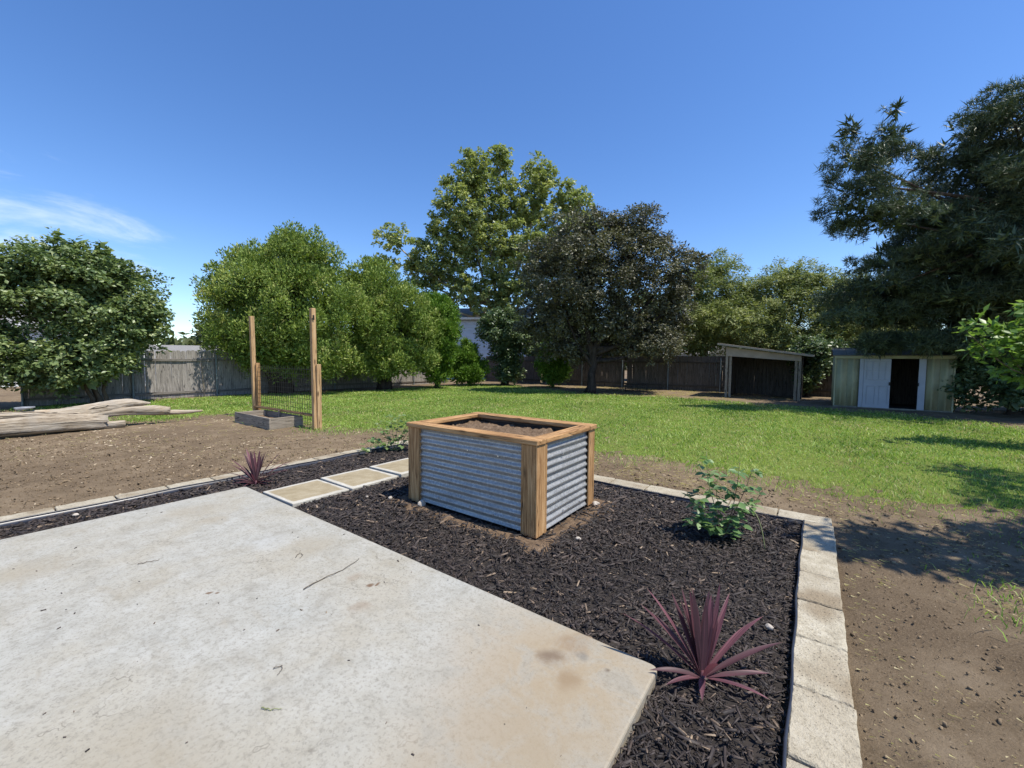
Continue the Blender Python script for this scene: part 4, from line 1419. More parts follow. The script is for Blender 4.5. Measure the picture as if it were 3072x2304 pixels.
tree('arborvitae_bush', 'small upright dark arborvitae left of the plum trunk', (2.15, 22.0, -.04), .07, 1.1,
     [(2.15, 22.0, 1.05, .85, .8, 1.0, 3), (2.1, 22.0, 1.9, .5, .5, .6, .8), (2.6, 21.9, .8, .5, .5, .6, .5)],
     270, 13000, .145, .34, LF_ARB, BARK_D, (.10, .20), 'spray', 3, 'small arborvitae at the back of the lawn', 'bush', shell=.2, flat=1.3)
tree('leafy_shrub', 'dark multi-stemmed leafy shrub in front of the blue-white building', (-.45, 23.4, -.04), .09, 2.3,
     [(-.6, 23.4, 3.1, 1.35, 1.1, 1.1, 3), (.3, 23.4, 2.7, 1.2, 1.0, 1.0, 1.6), (-.3, 23.3, 1.6, .9, .8, 1.0, 1.5), (-.1, 23.1, .7, .8, .7, .6, .9)],
     380, 20000, .145, .6, LF_DARK, BARK_D, (.14, .26), limbs=5, cat='shrub', stems=[(0, 0), (.4, .1), (-.3, -.1)], shell=.35)
tree('leafy_shrub', 'dark leafy shrub filling the back fence corner behind the plum', (4.6, 24.6, -.04), .08, 1.8,
     [(4.4, 24.6, 2.4, 1.8, 1.0, 1.2, 2), (6.4, 24.0, 2.2, 1.5, 1.0, 1.1, 1.5), (3.0, 25.2, 3.2, 1.5, 1.0, 1.2, 1.4)],
     330, 15000, .15, .6, LF_DARK, BARK_D, (.16, .3), limbs=6, cat='shrub', stems=[(0, 0), (1.5, -.4)], shell=.35)

# ------------------------------------------------------------------ sycamore
tree('sycamore_tree', 'tall pale-limbed sycamore towering over the back of the yard', (-.9, 30.5, -.04), .40, 7.0,
     [(-3.2, 30.3, 11.5, 3.0, 2.3, 2.8, 2.6), (-2.4, 30.3, 14.4, 2.4, 1.9, 1.9, 1.7), (-.9, 30.6, 15.9, .9, .9, .9, .5), (1.8, 30.5, 14.6, 1.4, 1.3, 1.5, .9), (2.6, 30.7, 12.3, 2.4, 2.0, 2.0, 1.5), (4.6, 30.6, 12.6, 1.4, 1.3, 1.2, .7), (.1, 30.4, 12.6, 1.8, 1.5, 1.6, .9), (5.6, 30.6, 11.3, 1.1, 1.1, 1.0, .5),
      (-.3, 30.2, 9.3, 3.3, 2.4, 2.2, 2.5), (-4.9, 30.2, 8.6, 2.4, 1.8, 2.3, 1.8), (-8.6, 30.3, 10.0, 1.6, 1.3, 1.0, .6), (-9.4, 30.3, 8.6, .9, .9, .6, .22), (-7.2, 30.3, 8.2, 1.5, 1.2, .8, .5), (-6.2, 30.2, 7.0, 1.4, 1.1, .9, .6), (-2.9, 29.8, 6.6, 2.6, 1.6, 1.3, 1.4), (3.6, 30.4, 9.2, 2.8, 2.0, 2.2, 1.5), (.2, 29.8, 6.7, 2.2, 1.5, 1.1, 1.0), (-5.4, 29.8, 5.4, 1.6, 1.2, 1.0, .7), (5.2, 30.2, 7.6, 1.9, 1.4, 1.6, 1.1), (2.6, 29.9, 6.4, 1.8, 1.3, 1.2, 1.0), (-7.6, 30.0, 6.2, 1.3, 1.0, .9, .5), (-1.0, 29.6, 5.2, 2.2, 1.2, .9, .7)],
     1700, 78000, .185, .72, LF_SYC, BARK_P, (.11, .25), limbs=20, shell=.1, inner_size=1.6, vspread=.85, inner_frac=.08, limb_r=.7)

# ------------------------------------------------------------------ purple plum
tree('plum_tree', 'dark purple-leaved plum tree standing in the middle of the lawn edge', (3.5, 18.45, -.04), .20, 2.3,
     [(3.2, 18.5, 5.0, 2.7, 2.2, 2.2, 3), (5.2, 18.5, 5.2, 2.4, 2.0, 2.2, 2.4), (5.5, 18.5, 7.2, 1.1, 1.1, .95, .9), (3.2, 18.5, 7.1, 1.6, 1.3, .9, 1.0), (1.7, 18.5, 5.6, 1.5, 1.3, 1.3, 1.1), (7.2, 18.6, 5.4, 1.2, 1.2, .8, .7), (8.2, 18.6, 6.0, .6, .6, .4, .22), (6.9, 18.4, 3.8, 1.4, 1.2, 1.1, 1.0),
      (1.9, 18.3, 3.5, 1.7, 1.3, 1.2, 1.4), (6.0, 17.8, 2.1, 1.2, 1.0, .9, 1.2), (4.2, 18.0, 3.0, 1.4, 1.0, .9, .9), (2.2, 18.8, 2.0, 1.4, .8, .8, 1.1), (6.9, 18.8, 2.4, 1.2, .9, .8, .9), (3.2, 19.2, 1.9, 1.2, .8, .7, .8), (7.6, 18.6, 4.6, .9, .8, .7, .5), (5.0, 18.8, 2.2, 1.0, .8, .6, .6), (4.5, 18.5, 7.4, .7, .7, .5, .3), (6.4, 18.5, 6.6, .7, .7, .6, .4), (3.6, 20.4, 3.6, 2.2, 1.1, 1.3, 1.3), (6.6, 20.0, 3.4, 1.8, 1.1, 1.2, 1.1), (1.2, 19.6, 3.0, 1.3, 1.0, 1.1, .9), (5.2, 20.4, 2.2, 1.4, .8, .6, .6)],
     1400, 90000, .118, .48, LF_PLUM, BARK_D, (.14, .27), limbs=16, shell=.25, trunk_top=(.25, 0, 2.6), inner_size=2.0)

# ------------------------------------------------------------------ olive-green trees behind the lean-to
OG = 'olive-green trees behind the lean-to'
tree('willow_tree', 'olive-green tree between the plum and the lean-to', (10.4, 22.2, -.04), .16, 2.6,
     [(10.3, 22.2, 4.3, 1.9, 1.6, 2.0, 3), (10.9, 22.2, 6.2, 1.3, 1.2, 1.0, 1.2), (9.0, 22.0, 3.2, 1.6, 1.3, 1.5, 1.5), (11.6, 22.0, 4.4, 1.3, 1.2, 1.4, 1.0), (9.6, 21.8, 5.2, 1.0, 1.0, 1.0, .7), (9.6, 21.6, 2.2, 1.6, 1.0, .8, 1.0), (11.2, 21.6, 2.6, 1.4, 1.0, .9, .9), (7.9, 22.2, 2.6, 1.2, 1.0, 1.1, .9), (9.0, 20.7, 3.3, 1.6, 1.0, .9, 1.1), (10.9, 20.2, 3.4, 1.5, 1.0, 1.0, 1.0), (8.2, 20.9, 2.3, 1.2, .8, .6, .7)],
     820, 46000, .15, .28, LF_OLIVE, BARK_D, (.15, .29), limbs=6, group=OG, shell=.25)
tree('willow_tree', 'olive-green tree above the lean-to roof', (14.0, 21.4, -.04), .16, 2.4,
     [(13.8, 21.4, 4.2, 2.0, 1.6, 1.7, 3), (14.2, 21.4, 5.7, 1.4, 1.2, 1.0, 1.3), (12.4, 21.6, 4.9, 1.2, 1.1, 1.0, 1.0), (15.6, 21.2, 5.4, 1.1, 1.0, .7, .7), (12.6, 21.0, 3.2, 1.4, 1.2, 1.2, 1.1), (15.1, 21.2, 4.4, 1.3, 1.2, 1.2, 1.0), (13.4, 20.8, 2.4, 1.6, 1.0, .8, 1.0), (15.0, 20.8, 2.6, 1.3, 1.0, .9, .8)],
     620, 34000, .15, .28, LF_OLIVE, BARK_D, (.15, .29), limbs=6, group=OG, shell=.25)
tree('willow_tree', 'olive-green tree reaching toward the pine on the right', (16.6, 20.8, -.04), .15, 2.4,
     [(16.6, 20.8, 3.9, 1.5, 1.4, 1.5, 2.5), (17.0, 20.8, 5.1, 1.1, .9, .7, 1.0), (15.9, 20.4, 2.8, 1.3, 1.2, 1.1, 1.2), (17.5, 20.6, 2.8, 1.3, 1.1, 1.2, 1.1), (18.6, 20.2, 2.4, 1.2, 1.0, 1.2, .9)],
     470, 25000, .15, .28, LF_OLIVE, BARK_D, (.15, .29), limbs=5, group=OG, shell=.25)
tree('leafy_shrub', 'leafy shrub in the gap between the lean-to and the metal shed', (12.3, 17.2, -.04), .05, 1.1,
     [(12.3, 17.2, 1.5, .75, .7, .8, 2), (12.7, 17.3, 2.1, .6, .6, .5, 1), (12.1, 17.0, .7, .5, .5, .5, .8), (13.4, 17.6, 1.4, .8, .6, .9, 1)],
     170, 7500, .13, .6, LF_DARK, BARK_D, (.16, .28), limbs=4, cat='shrub', shell=.35)

# ------------------------------------------------------------------ pine
pine_lobes = [(9.15, 11.6, 7.65, .30, .3, .5, .14), (10.3, 11.5, 8.25, .26, .26, .45, .11), (10.2, 11.6, 7.5, .75, .6, .32, .3), (9.6, 11.6, 6.9, .9, .8, .34, .5), (9.7, 11.7, 6.2, 1.2, 1.0, .36, .7), (9.4, 11.7, 5.6, .9, .8, .26, .4), (10.4, 11.6, 5.3, 1.4, 1.1, .34, .8),
              (10.6, 12.0, 3.6, 1.2, 1.0, .28, .5), (11.0, 11.9, 4.2, 1.2, 1.0, .3, .5), (11.3, 12.6, 1.96, .9, .4, .26, 2.4), (12.1, 11.95, 1.95, .8, .4, .26, 2.0), (12.7, 11.5, 1.98, .7, .4, .32, 1.7), (11.9, 13.0, 3.2, 1.9, 1.0, .9, 2.2), (13.6, 12.6, 2.6, 1.4, .9, .8, 1.6), (15.4, 12.8, 2.4, 1.6, .9, 1.0, 1.4), (10.9, 12.5, 2.8, 1.3, .9, .35, .8), (12.6, 11.6, 3.0, 1.5, 1.0, .6, 1.3), (14.3, 11.2, 7.7, 2.0, 1.8, .9, 1.6), (12.7, 11.3, 7.7, 1.4, 1.3, .6, 1.0),
              (13.4, 11.3, 5.6, 2.4, 2.0, 1.1, 2.0), (14.6, 11.0, 3.6, 2.2, 1.8, 1.3, 2.0), (13.6, 13.8, 4.4, 2.4, 1.6, 1.8, 1.8)]
for k in range(30):
    zb = 2.5 + 5.1 * (k + .5) / 30
    az = R(rng.uniform(95, 285))
    ln_ = (5.3 - .12 * (zb - 5.5) ** 2) * rng.uniform(.72, 1.0)
    for fr, rh, rv in ((.35, 1.25, .40), (.6, 1.1, .34), (.82, .85, .27), (.98, .5, .2)):
        xx, yy = 15.2 + math.cos(az) * ln_ * fr, 11.4 + math.sin(az) * ln_ * fr * .8
        pine_lobes.append((xx, yy, zb + .5 * fr * fr + rng.uniform(-.12, .12), rh * .9, rh * .8, rv, rh * rh * .28))
tree('pine_tree', 'huge dark pine overhanging the metal shed at the right edge', (15.2, 11.4, -.04), .30, 8.0, pine_lobes,
     1400, 76000, .165, .115, LF_PINE, BARK_B, (.16, .30), 'pine', 24, shell=.25, flat=.6, limb_r=.5, inner_size=1.5, inner_frac=.07)

# ------------------------------------------------------------------ broadleaf tree whose shade falls on the near right
tree('walnut_tree', 'broad-leaved tree just off the right side, shading the near dirt', (8.8, 2.6, -.04), .14, 3.4,
     [(6.0, 2.1, 4.5, 1.45, .5, .5, 2.8), (7.4, 2.1, 5.0, 1.1, .6, .5, 1.8), (8.4, 4.1, 5.0, .8, .5, .45, 1.1), (5.2, .95, 4.6, .35, .25, .2, .25), (8.8, 2.6, 6.2, 1.3, .9, .8, 1.2), (4.8, 2.3, 4.4, .5, .25, .3, .35)],
     230, 4600, .16, .5, LF_WAL, BARK_B, (.16, .30), limbs=5, shell=.2, limb_r=.35, inner_size=1.0)
tree('leafy_sapling', 'sunlit broad-leaved sapling at the right edge in front of the pine', (9.7, 7.0, -.04), .03, 1.4,
     [(9.05, 7.0, 2.25, .55, .5, .36, 1.4), (8.5, 7.05, 1.75, .5, .45, .25, 1.1), (7.75, 7.1, 2.0, .24, .3, .12, .22), (8.9, 6.9, 1.15, .45, .5, .35, .7), (9.4, 6.9, 1.6, .6, .5, .7, 1.2)],
     80, 1400, .15, .48, LF_WAL, BARK_B, (.18, .34), limbs=5, cat='sapling', shell=.2, inner_size=1.0)
tree('leafy_shrub', 'shaded dark shrub right of the metal shed', (13.9, 11.5, -.04), .05, .9,
     [(13.25, 12.1, 1.0, .5, .5, .95, 2), (13.9, 11.7, 1.2, .8, .7, 1.1, 2), (14.8, 11.0, 1.4, 1.2, .9, 1.1, 2), (13.4, 10.9, .5, .5, .5, .4, .6)],
     220, 10000, .12, .6, LF_DARK, BARK_D, (.16, .28), limbs=4, cat='shrub', shell=.35)

BG = 'neighbouring trees behind the back fence'
for i_, (x_, y_, h_, r_, lab_) in enumerate(((4.2, 33.0, 6.4, 3.4, 'green neighbouring tree showing through the left half of the plum'), (9.6, 31.0, 6.6, 3.2, 'green neighbouring tree showing through the right half of the plum'), (15.5, 29.0, 6.0, 3.0, 'green neighbouring tree behind the middle olive-green tree'), (22.0, 26.0, 6.0, 3.2, 'green neighbouring tree in the gap left of the pine'), (-17.8, 27.0, 4.2, 2.2, 'pale green neighbouring tree in the gap above the left fence'))):
    tree('neighbour_tree', lab_, (x_, y_, -.04), .16, h_ * .5, [(x_, y_, h_ * .62, r_, r_ * .7, h_ * .36, 3), (x_ - r_ * .6, y_ - .4, h_ * .35, r_ * .8, r_ * .6, h_ * .3, 2), (x_ + r_ * .6, y_ - .2, h_ * .38, r_ * .8, r_ * .6, h_ * .3, 2)], 260, 8500, .30, .6, LF_FAR if i_ == 4 else LF_DARK, BARK_D, (.2, .36), limbs=4, group=BG, shell=.3)
RS = 'shaded shrubs beyond the metal shed'
for i_, (x_, y_, h_, lab_) in enumerate(((16.2, 12.6, 1.9, 'dark shaded shrub just beyond the right end of the metal shed'), (18.6, 12.0, 2.2, 'dark shaded shrub at the far right under the pine'), (16.4, 9.0, 1.6, 'dark low shrub behind the sunlit sapling'), (14.6, 18.3, 2.0, 'dark shrub behind the metal shed'))):
    tree('leafy_shrub', lab_, (x_, y_, -.04), .05, .9, [(x_, y_, h_ * .5, 1.3, 1.0, h_ * .5, 2), (x_ + .7, y_ + .2, h_ * .7, .9, .8, h_ * .35, 1)], 170, 6000, .15, .6, LF_DARK, BARK_D, (.16, .30), limbs=3, group=RS, cat='shrub', shell=.35)

# ------------------------------------------------------------------ thin poplar and far trees
tree('poplar_sapling', 'thin sparse young poplar behind the left fence', (-15.2, 21.5, -.04), .04, 3.6,
     [(-15.2, 21.5, 2.6, .35, .35, 1.2, 1), (-15.2, 21.5, 3.9, .25, .25, .7, .5)], 40, 900, .14, .6, LF_FAR, BARK_P, (.3, .5), limbs=5, shell=.3)
fx = rng.uniform(-90, 90, 9000)
n = len(fx)
fy = 62 + rng.uniform(0, 10, n)
top = 4.4 + 1.6 * snoise(fx, 0 * fx, .35, 3) + 1.2 * snoise(fx, 0 * fx, 1.1, 5)
fz = rng.random(n) ** .7 * top
V, F = leaves_np(np.stack([fx, fy, fz], -1), rng.normal(0, 1, (n, 3)) + np.array([0, -.5, .5]), rand_dirs(n), rng.uniform(.8, 1.6, n), rng.uniform(.5, 1.1, n))
vv = rng.random(n)
ft = from_np('distant_woods', V, F, LF_FAR, attr=np.concatenate([vv, vv]))
tag(ft, 'distant band of trees along the horizon', 'woods', kind='stuff')

# ------------------------------------------------------------------ lean-to
LR = GROT
lt = thing('lean_to', 'open-fronted timber lean-to with sloping roof at the back right', 'lean-to', (8.78, 16.90, -.04), LR)
LW, LDp = 2.46, 2.2
hl, hr = 2.10, 1.72
for x, h_ in ((0.0, hl - .05), (.13, hl - .06), (LW - .12, hr - .03), (LW, hr - .05)):
    box('post', (.09, .09, h_), (x, 0 if x in (0.0, LW) else .03, h_ / 2), GREYW['z'], lt, (0, 0, 0), .005)
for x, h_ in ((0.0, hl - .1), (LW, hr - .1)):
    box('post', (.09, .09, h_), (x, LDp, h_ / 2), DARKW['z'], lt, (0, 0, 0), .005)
# header: a tapering painted board
bm = bmesh.new()
pr_ = [(-.03, hl - .42), (LW + .03, hr - .24), (LW + .03, hr - .04), (-.03, hl - .06)]
a = [bm.verts.new((x, -.075, z)) for x, z in pr_]; b = [bm.verts.new((x, -.05, z)) for x, z in pr_]
bm.faces.new(a); bm.faces.new(b[::-1])
for k in range(4): bm.faces.new((a[k], b[k], b[(k + 1) % 4], a[(k + 1) % 4]))
bmesh.ops.recalc_face_normals(bm, faces=bm.faces)
me = bpy.data.meshes.new('header_board'); bm.to_mesh(me); bm.free(); me.materials.append(TAN)
inst('header_board', me, (0, 0, 0), (0, 0, 0), lt)
sl_ = math.atan2(hl - hr, LW)
nrf = 9
for i in range(nrf):
    y = -.30 + (LDp + .6) * (i + .5) / nrf
    box('roof_sheet', (LW + .75, (LDp + .6) / nrf - .006, .028), (LW / 2 + .05, y, (hl + hr) / 2 + .02), SHEDR, lt, (0, sl_, 0), .004)
box('roof_edge', (LW + .78, .03, .075), (LW / 2 + .05, -.32, (hl + hr) / 2 + .008), TAN, lt, (0, sl_, 0), .004)
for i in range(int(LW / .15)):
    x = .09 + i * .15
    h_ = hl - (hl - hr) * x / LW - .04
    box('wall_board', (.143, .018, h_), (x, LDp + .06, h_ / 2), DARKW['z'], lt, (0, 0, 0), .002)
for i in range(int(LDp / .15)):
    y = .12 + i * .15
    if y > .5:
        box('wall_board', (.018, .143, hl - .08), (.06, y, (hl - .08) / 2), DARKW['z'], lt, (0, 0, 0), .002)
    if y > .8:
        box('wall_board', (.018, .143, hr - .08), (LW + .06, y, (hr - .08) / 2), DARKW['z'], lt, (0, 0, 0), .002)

# ------------------------------------------------------------------ metal shed
SR = GROT
sh = thing('metal_shed', 'small pale yellow metal garden shed with white sliding door half open', 'shed', (10.62, 13.56, -.04), SR)
SW, SDp, SH = 2.71, 2.3, 1.60


def ribbed(name, w, h, mat, parent, loc, rot, nrib=None):
    """thin steel sheet with raised vertical ribs"""
    nr = nrib or max(1, int(round(w / .2)))
    xs, ys = [0], [0]
    for i in range(nr):
        c = (i + .5) * w / nr
        for dx_, dy_ in ((-.028, 0), (-.018, .014), (.018, .014), (.028, 0)):
            xs.append(c + dx_); ys.append(-dy_)
    xs.append(w); ys.append(0)
    V = [(x, y, 0) for x, y in zip(xs, ys)] + [(x, y, h) for x, y in zip(xs, ys)]
    m = len(xs)
    F = [(i, i + 1, m + i + 1, m + i) for i in range(m - 1)]
    o = from_np(name, V, F, mat, parent)
    o.location = loc; o.rotation_euler = rot
    sd = o.modifiers.new('solid', 'SOLIDIFY'); sd.thickness = .006; sd.offset = 1
    return o


ribbed('wall_panel', .298, SH, SHEDY, sh, (0, 0, 0), (0, 0, 0), 1)
ribbed('wall_panel', .298, SH, SHEDY, sh, (.30, 0, 0), (0, 0, 0), 1)
ribbed('wall_panel', .290, SH, SHEDY, sh, (2.125, 0, 0), (0, 0, 0), 1)
ribbed('wall_panel', .290, SH, SHEDY, sh, (2.418, 0, 0), (0, 0, 0), 1)
for i in range(6):
    ribbed('wall_panel', SDp / 6 - .003, SH, SHEDY, sh, (0, SDp - i * SDp / 6, 0), (0, 0, R(-90)), 2)
    ribbed('wall_panel', SDp / 6 - .003, SH, SHEDY, sh, (SW, i * SDp / 6, 0), (0, 0, R(90)), 2)
for i in range(6):
    ribbed('wall_panel', SW / 6 - .003, SH, SHEDY, sh, (SW - i * SW / 6, SDp, 0), (0, 0, R(180)), 2)
for x in (-.005, SW + .005):
    box('corner_trim', (.04, .04, SH), (x, 0.0, SH / 2), SHEDY, sh, (0, 0, 0), .004)
box('header_rail', (SW + .08, .06, .09), (SW / 2, -.02, SH + .02), SHEDY, sh, (0, 0, 0), .004)
box('floor_rail', (SW + .02, .06, .05), (SW / 2, -.015, .02), SHEDR, sh, (0, 0, 0), .004)
box('door_frame', (.10, .03, SH - .06), (.652, -.045, SH / 2), SHEDW, sh, (0, 0, 0), .006)
dr = span('door', .706, 1.343, -.058, -.030, .03, SH - .03, SHEDW, sh, .006)
# raised frames of the door: small panes on top, two tall panels below
cx0, cz0_ = 0.0, 0.0


def frame_strip(x0, x1, z0, z1):
    o = box('raised_moulding', (x1 - x0, .014, z1 - z0), (((x0 + x1) / 2 - 1.113) * .92, -.020, (z0 + z1) / 2 - SH / 2), SHEDW, dr, (0, 0, 0), .003)


for x0, x1 in ((.84, .855), (.99, 1.005), (1.155, 1.17), (1.32, 1.335)):
    frame_strip(x0, x1, .92, 1.47)
for z in (.905, 1.18, 1.47):
    frame_strip(.84, 1.42, z, z + .016)
for x0 in (.86, 1.18):
    frame_strip(x0, x0 + .018, .14, .72)
    frame_strip(x0 + .21, x0 + .228, .14, .70)
    frame_strip(x0, x0 + .228, .705, .722)
box('door_handle', (.03, .03, .10), (.300, -.032, .80 - SH / 2), BLACKM, dr, (0, 0, 0), .004)
d2 = span('door', 1.963, 2.120, -.056, -.030, .03, SH - .03, SHEDW, sh, .006)
box('door_handle', (.03, .03, .10), (-.075, -.030, .0), BLACKM, d2, (0, 0, 0), .004)
box('back_shade_panel', (SW - .08, .012, SH - .05), (SW / 2, SDp - .05, SH / 2), DARKW['z'], sh, (0, 0, 0), .002)  # dark panels added inside the shed so the open doorway reads black
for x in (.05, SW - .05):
    box('side_shade_panel', (.012, SDp - .16, SH - .05), (x, SDp / 2, SH / 2), DARKW['z'], sh, (0, 0, 0), .002)
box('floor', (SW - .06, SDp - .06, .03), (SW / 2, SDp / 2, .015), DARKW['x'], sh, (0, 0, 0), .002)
# roof: low gable, ridge along the front
rp = .26
for i in range(8):
    x0 = -.09 + i * (SW + .18) / 8
    for s in (0, 1):
        o = box('roof_panel', ((SW + .18) / 8 - .004, math.hypot(SDp / 2 + .08, rp), .012), (x0 + (SW + .18) / 16, (SDp / 4 - .04) if s == 0 else (SDp * .75 + .04), SH + .075 + rp / 2), SHEDR, sh,
                ((math.atan2(rp, SDp / 2 + .08)) * (1 if s == 0 else -1), 0, 0), .003)
box('ridge_cap', (SW + .2, .12, .03), (SW / 2, SDp / 2, SH + .085 + rp), SHEDR, sh, (0, 0, 0), .006)
for x in (-.02, SW + .02):
    me = bpy.data.meshes.new('gable_end')
    me.from_pydata([(x, -.02, SH), (x, SDp + .02, SH), (x, SDp / 2, SH + rp + .05)], [], [(0, 1, 2)])
    me.materials.append(SHEDY)
    inst('gable_end', me, (0, 0, 0), (0, 0, 0), sh)

# ------------------------------------------------------------------ neighbours' buildings
def siding_house(name, label, loc, rz, w, d, h, roof_h, mat, step=.2, front_only=True, roofmat=None, ridge_along='x'):
    root = thing(name, label, 'building', loc, rz)
    box('wall_core', (w - .05, d - .05, h), (w / 2, d / 2, h / 2), mat, root, (0, 0, 0), 0)
    nb_ = int(h / step)
    me = box_me('siding_board', w, .028, step + .02, mat, .003)
    me2 = box_me('siding_board', d, .028, step + .02, mat, .003)
    for i in range(nb_):
        inst('siding_board', me, (w / 2, -.018, (i + .5) * step), (R(-9), 0, 0), root)
        inst('siding_board', me2, (w + .012, d / 2, (i + .5) * step), (R(-5), 0, R(90)), root)
    # gabled roof
    rm = roofmat or SHINGLE
    if ridge_along == 'x':
        ln = math.hypot(d / 2 + .4, roof_h)
        an = math.atan2(roof_h, d / 2 + .4)
        box('roof_slope', (w + .8, ln, .08), (w / 2, d / 4 - .2, h + roof_h / 2 + .05), rm, root, (an, 0, 0), .01)
        box('roof_slope', (w + .8, ln, .08), (w / 2, d * .75 + .2, h + roof_h / 2 + .05), rm, root, (-an, 0, 0), .01)
        for x in (0.01, w - .01):
            me3 = bpy.data.meshes.new('gable_wall')
            me3.from_pydata([(x, 0, h), (x, d, h), (x, d / 2, h + roof_h)], [], [(0, 1, 2)])
            me3.materials.append(mat)
            inst('gable_wall', me3, (0, 0, 0), (0, 0, 0), root)
        box('fascia', (w + .82, .03, .16), (w / 2, -.42, h - .0), SIDINGW, root, (0, 0, 0), .005)
    else:
        ln = math.hypot(w / 2 + .35, roof_h)
        an = math.atan2(roof_h, w / 2 + .35)
        box('roof_slope', (ln, d + .7, .08), (w / 4 - .17, d / 2, h + roof_h / 2 + .06), rm, root, (0, -an, 0), .01)
        box('roof_slope', (ln, d + .7, .08), (w * .75 + .17, d / 2, h + roof_h / 2 + .06), rm, root, (0, an, 0), .01)
        n2 = int(roof_h / step)
        for i in range(n2 + 1):
            ww = w * (1 - i * step / roof_h)
            if ww > .3:
                box('siding_board', (ww, .028, step + .02), (w / 2, -.012, h + (i + .35) * step), mat, root, (R(-5), 0, 0), .003)
    return root


siding_house('neighbour_garage', 'blue-white lap-sided building seen between the evergreens and the dark shrub', (-7.5, 31.0, -.04), R(-6), 8.5, 5.0, 4.45, 1.0, SIDING, .24, roofmat=SHINGLE)
siding_house('neighbour_outbuilding', 'low grey-shingled roof showing over the left fence', (-19.4, 20.5, -.04), R(20), 5.0, 4.0, 1.45, .6, SIDINGW, .2)
siding_house('white_house', 'white house wall glimpsed through the left shrubs', (-27.0, 17.0, -.04), R(38), 8.0, 6.0, 2.9, 1.3, SIDINGW, .22)
siding_house('pale_blue_shed', 'pale blue shed glimpsed behind the back fence right of the plum', (9.0, 25.6, -.04), R(-20), 3.5, 3.0, 1.85, .45, SIDINGB, .2)

# ------------------------------------------------------------------ wire fire grate under the plum
fg = thing('wire_cage', 'small black wire cage on the ground right of the plum trunk', 'cage', (5.25, 19.0, -.04), R(-14))
cw, cdp, ch = .95, .5, .36
for x in (0, cw):
    for y in (0, cdp):
        tube('upright', [(x, y, 0), (x, y, ch)], .014, WIRE, fg, 6)
for z in (.06, ch):
    for y in (0, cdp):
        tube('bar', [(0, y, z), (cw, y, z)], .012, WIRE, fg, 6)
    for x in (0, cw):
        tube('bar', [(x, 0, z), (x, cdp, z)], .012, WIRE, fg, 6)
for i in range(1, 9):
    tube('bar', [(cw * i / 9, 0, .06), (cw * i / 9, 0, ch)], .007, WIRE, fg, 5)

# ------------------------------------------------------------------ strap-leaved cordylines
CORD = []
for i, (c0, c1) in enumerate((((0.055, 0.022, 0.029), (0.13, 0.060, 0.070)), ((0.075, 0.028, 0.037), (0.18, 0.080, 0.094)), ((0.042, 0.02, 0.025), (0.10, 0.048, 0.055)))):
    N = NT('cordyline_leaf')
    v = N.coord('Object', (40, 2, 2), rand=True)
    f = N.noise(v, 1.5, 3, .5)
    col = N.ramp(f, [(0.3, c0), (0.7, c1)])
    rib = N.noise(N.coord('Object', (260, 3, 3), rand=True), 1.0, 2, .5)
    col = N.mix(N.rng(rib, .52, .66, 0, .55), col, (c1[0] * 1.7, c1[1] * 1.5, c1[2] * 1.5))
    sy_ = N.n('SeparateXYZ'); N.l(N.coord('Generated'), sy_.inputs[0])
    col = N.mix(N.rng(sy_.outputs[1], .93, 1.0, 0, .8), col, (0.16, 0.11, 0.07))
    b_ = N.pbsdf(col, .52, 0, .35)
    t_ = N.n('BsdfTranslucent'); t_.inputs['Color'].default_value = (c1[0] * 1.8, c1[1] * 1.2, c1[2] * 1.2, 1)
    m_ = N.n('MixShader'); m_.inputs[0].default_value = .22
    N.l(b_, m_.inputs[1]); N.l(t_.outputs[0], m_.inputs[2])
    CORD.append(N.done(m_.outputs[0]))


def strap(length, width, lift, curl, side=0.0, twist=0.0):
    """leaf along local +y from the origin, rising by lift (angle) and arching by curl"""
    m = 12
    V, F = [], []
    y = z = 0.0
    ang = lift
    for i in range(m + 1):
        t = i / m
        w = width * 1.0 * (0.42 + .58 * min(1, t / .3)) * (1 - max(0, (t - .5) / .5) ** 1.8) + .0008
        fold = .22 * w
        bx_ = side * t * t * length
        tw_ = twist * t
        c_, s_ = math.cos(tw_), math.sin(tw_)
        V += [(bx_ - w / 2 * c_, y, z + fold - w / 2 * s_), (bx_, y, z), (bx_ + w / 2 * c_, y, z + fold + w / 2 * s_)]
        st = length / m
        y += math.cos(ang) * st; z += math.sin(ang) * st
        ang -= curl / m * (.4 + 1.2 * t)
    for i in range(m):
        a0 = i * 3
        F += [(a0, a0 + 1, a0 + 4, a0 + 3), (a0 + 1, a0 + 2, a0 + 5, a0 + 4)]
    return V, F


def cordyline(label, loc, leaves, rz=0):
    root = thing('cordyline_plant', label, 'plant', loc, rz, 'purple cordylines in the mulch bed')
    tube('stem', [(0, 0, -.02), (0, 0, .02), (0.002, 0, .05)], [.017, .015, .010], CORD[1], root, 8)
    for k, (az, lift, ln, wd, curl) in enumerate(leaves):
        V, F = strap(ln * (.80 if lift > 62 else .98), wd, R(lift), R(curl), random.uniform(-.10, .10), random.uniform(-.5, .5))
        o = from_np('leaf', V, F, CORD[k % 3], root, smooth=True)
        o.location = (-.006 * math.sin(R(az)), .006 * math.cos(R(az)), .02 + .012 * (lift / 90))
        o.rotation_euler = (R(random.uniform(-2, 2)), R(random.uniform(-8, 8)), R(az))
    return root


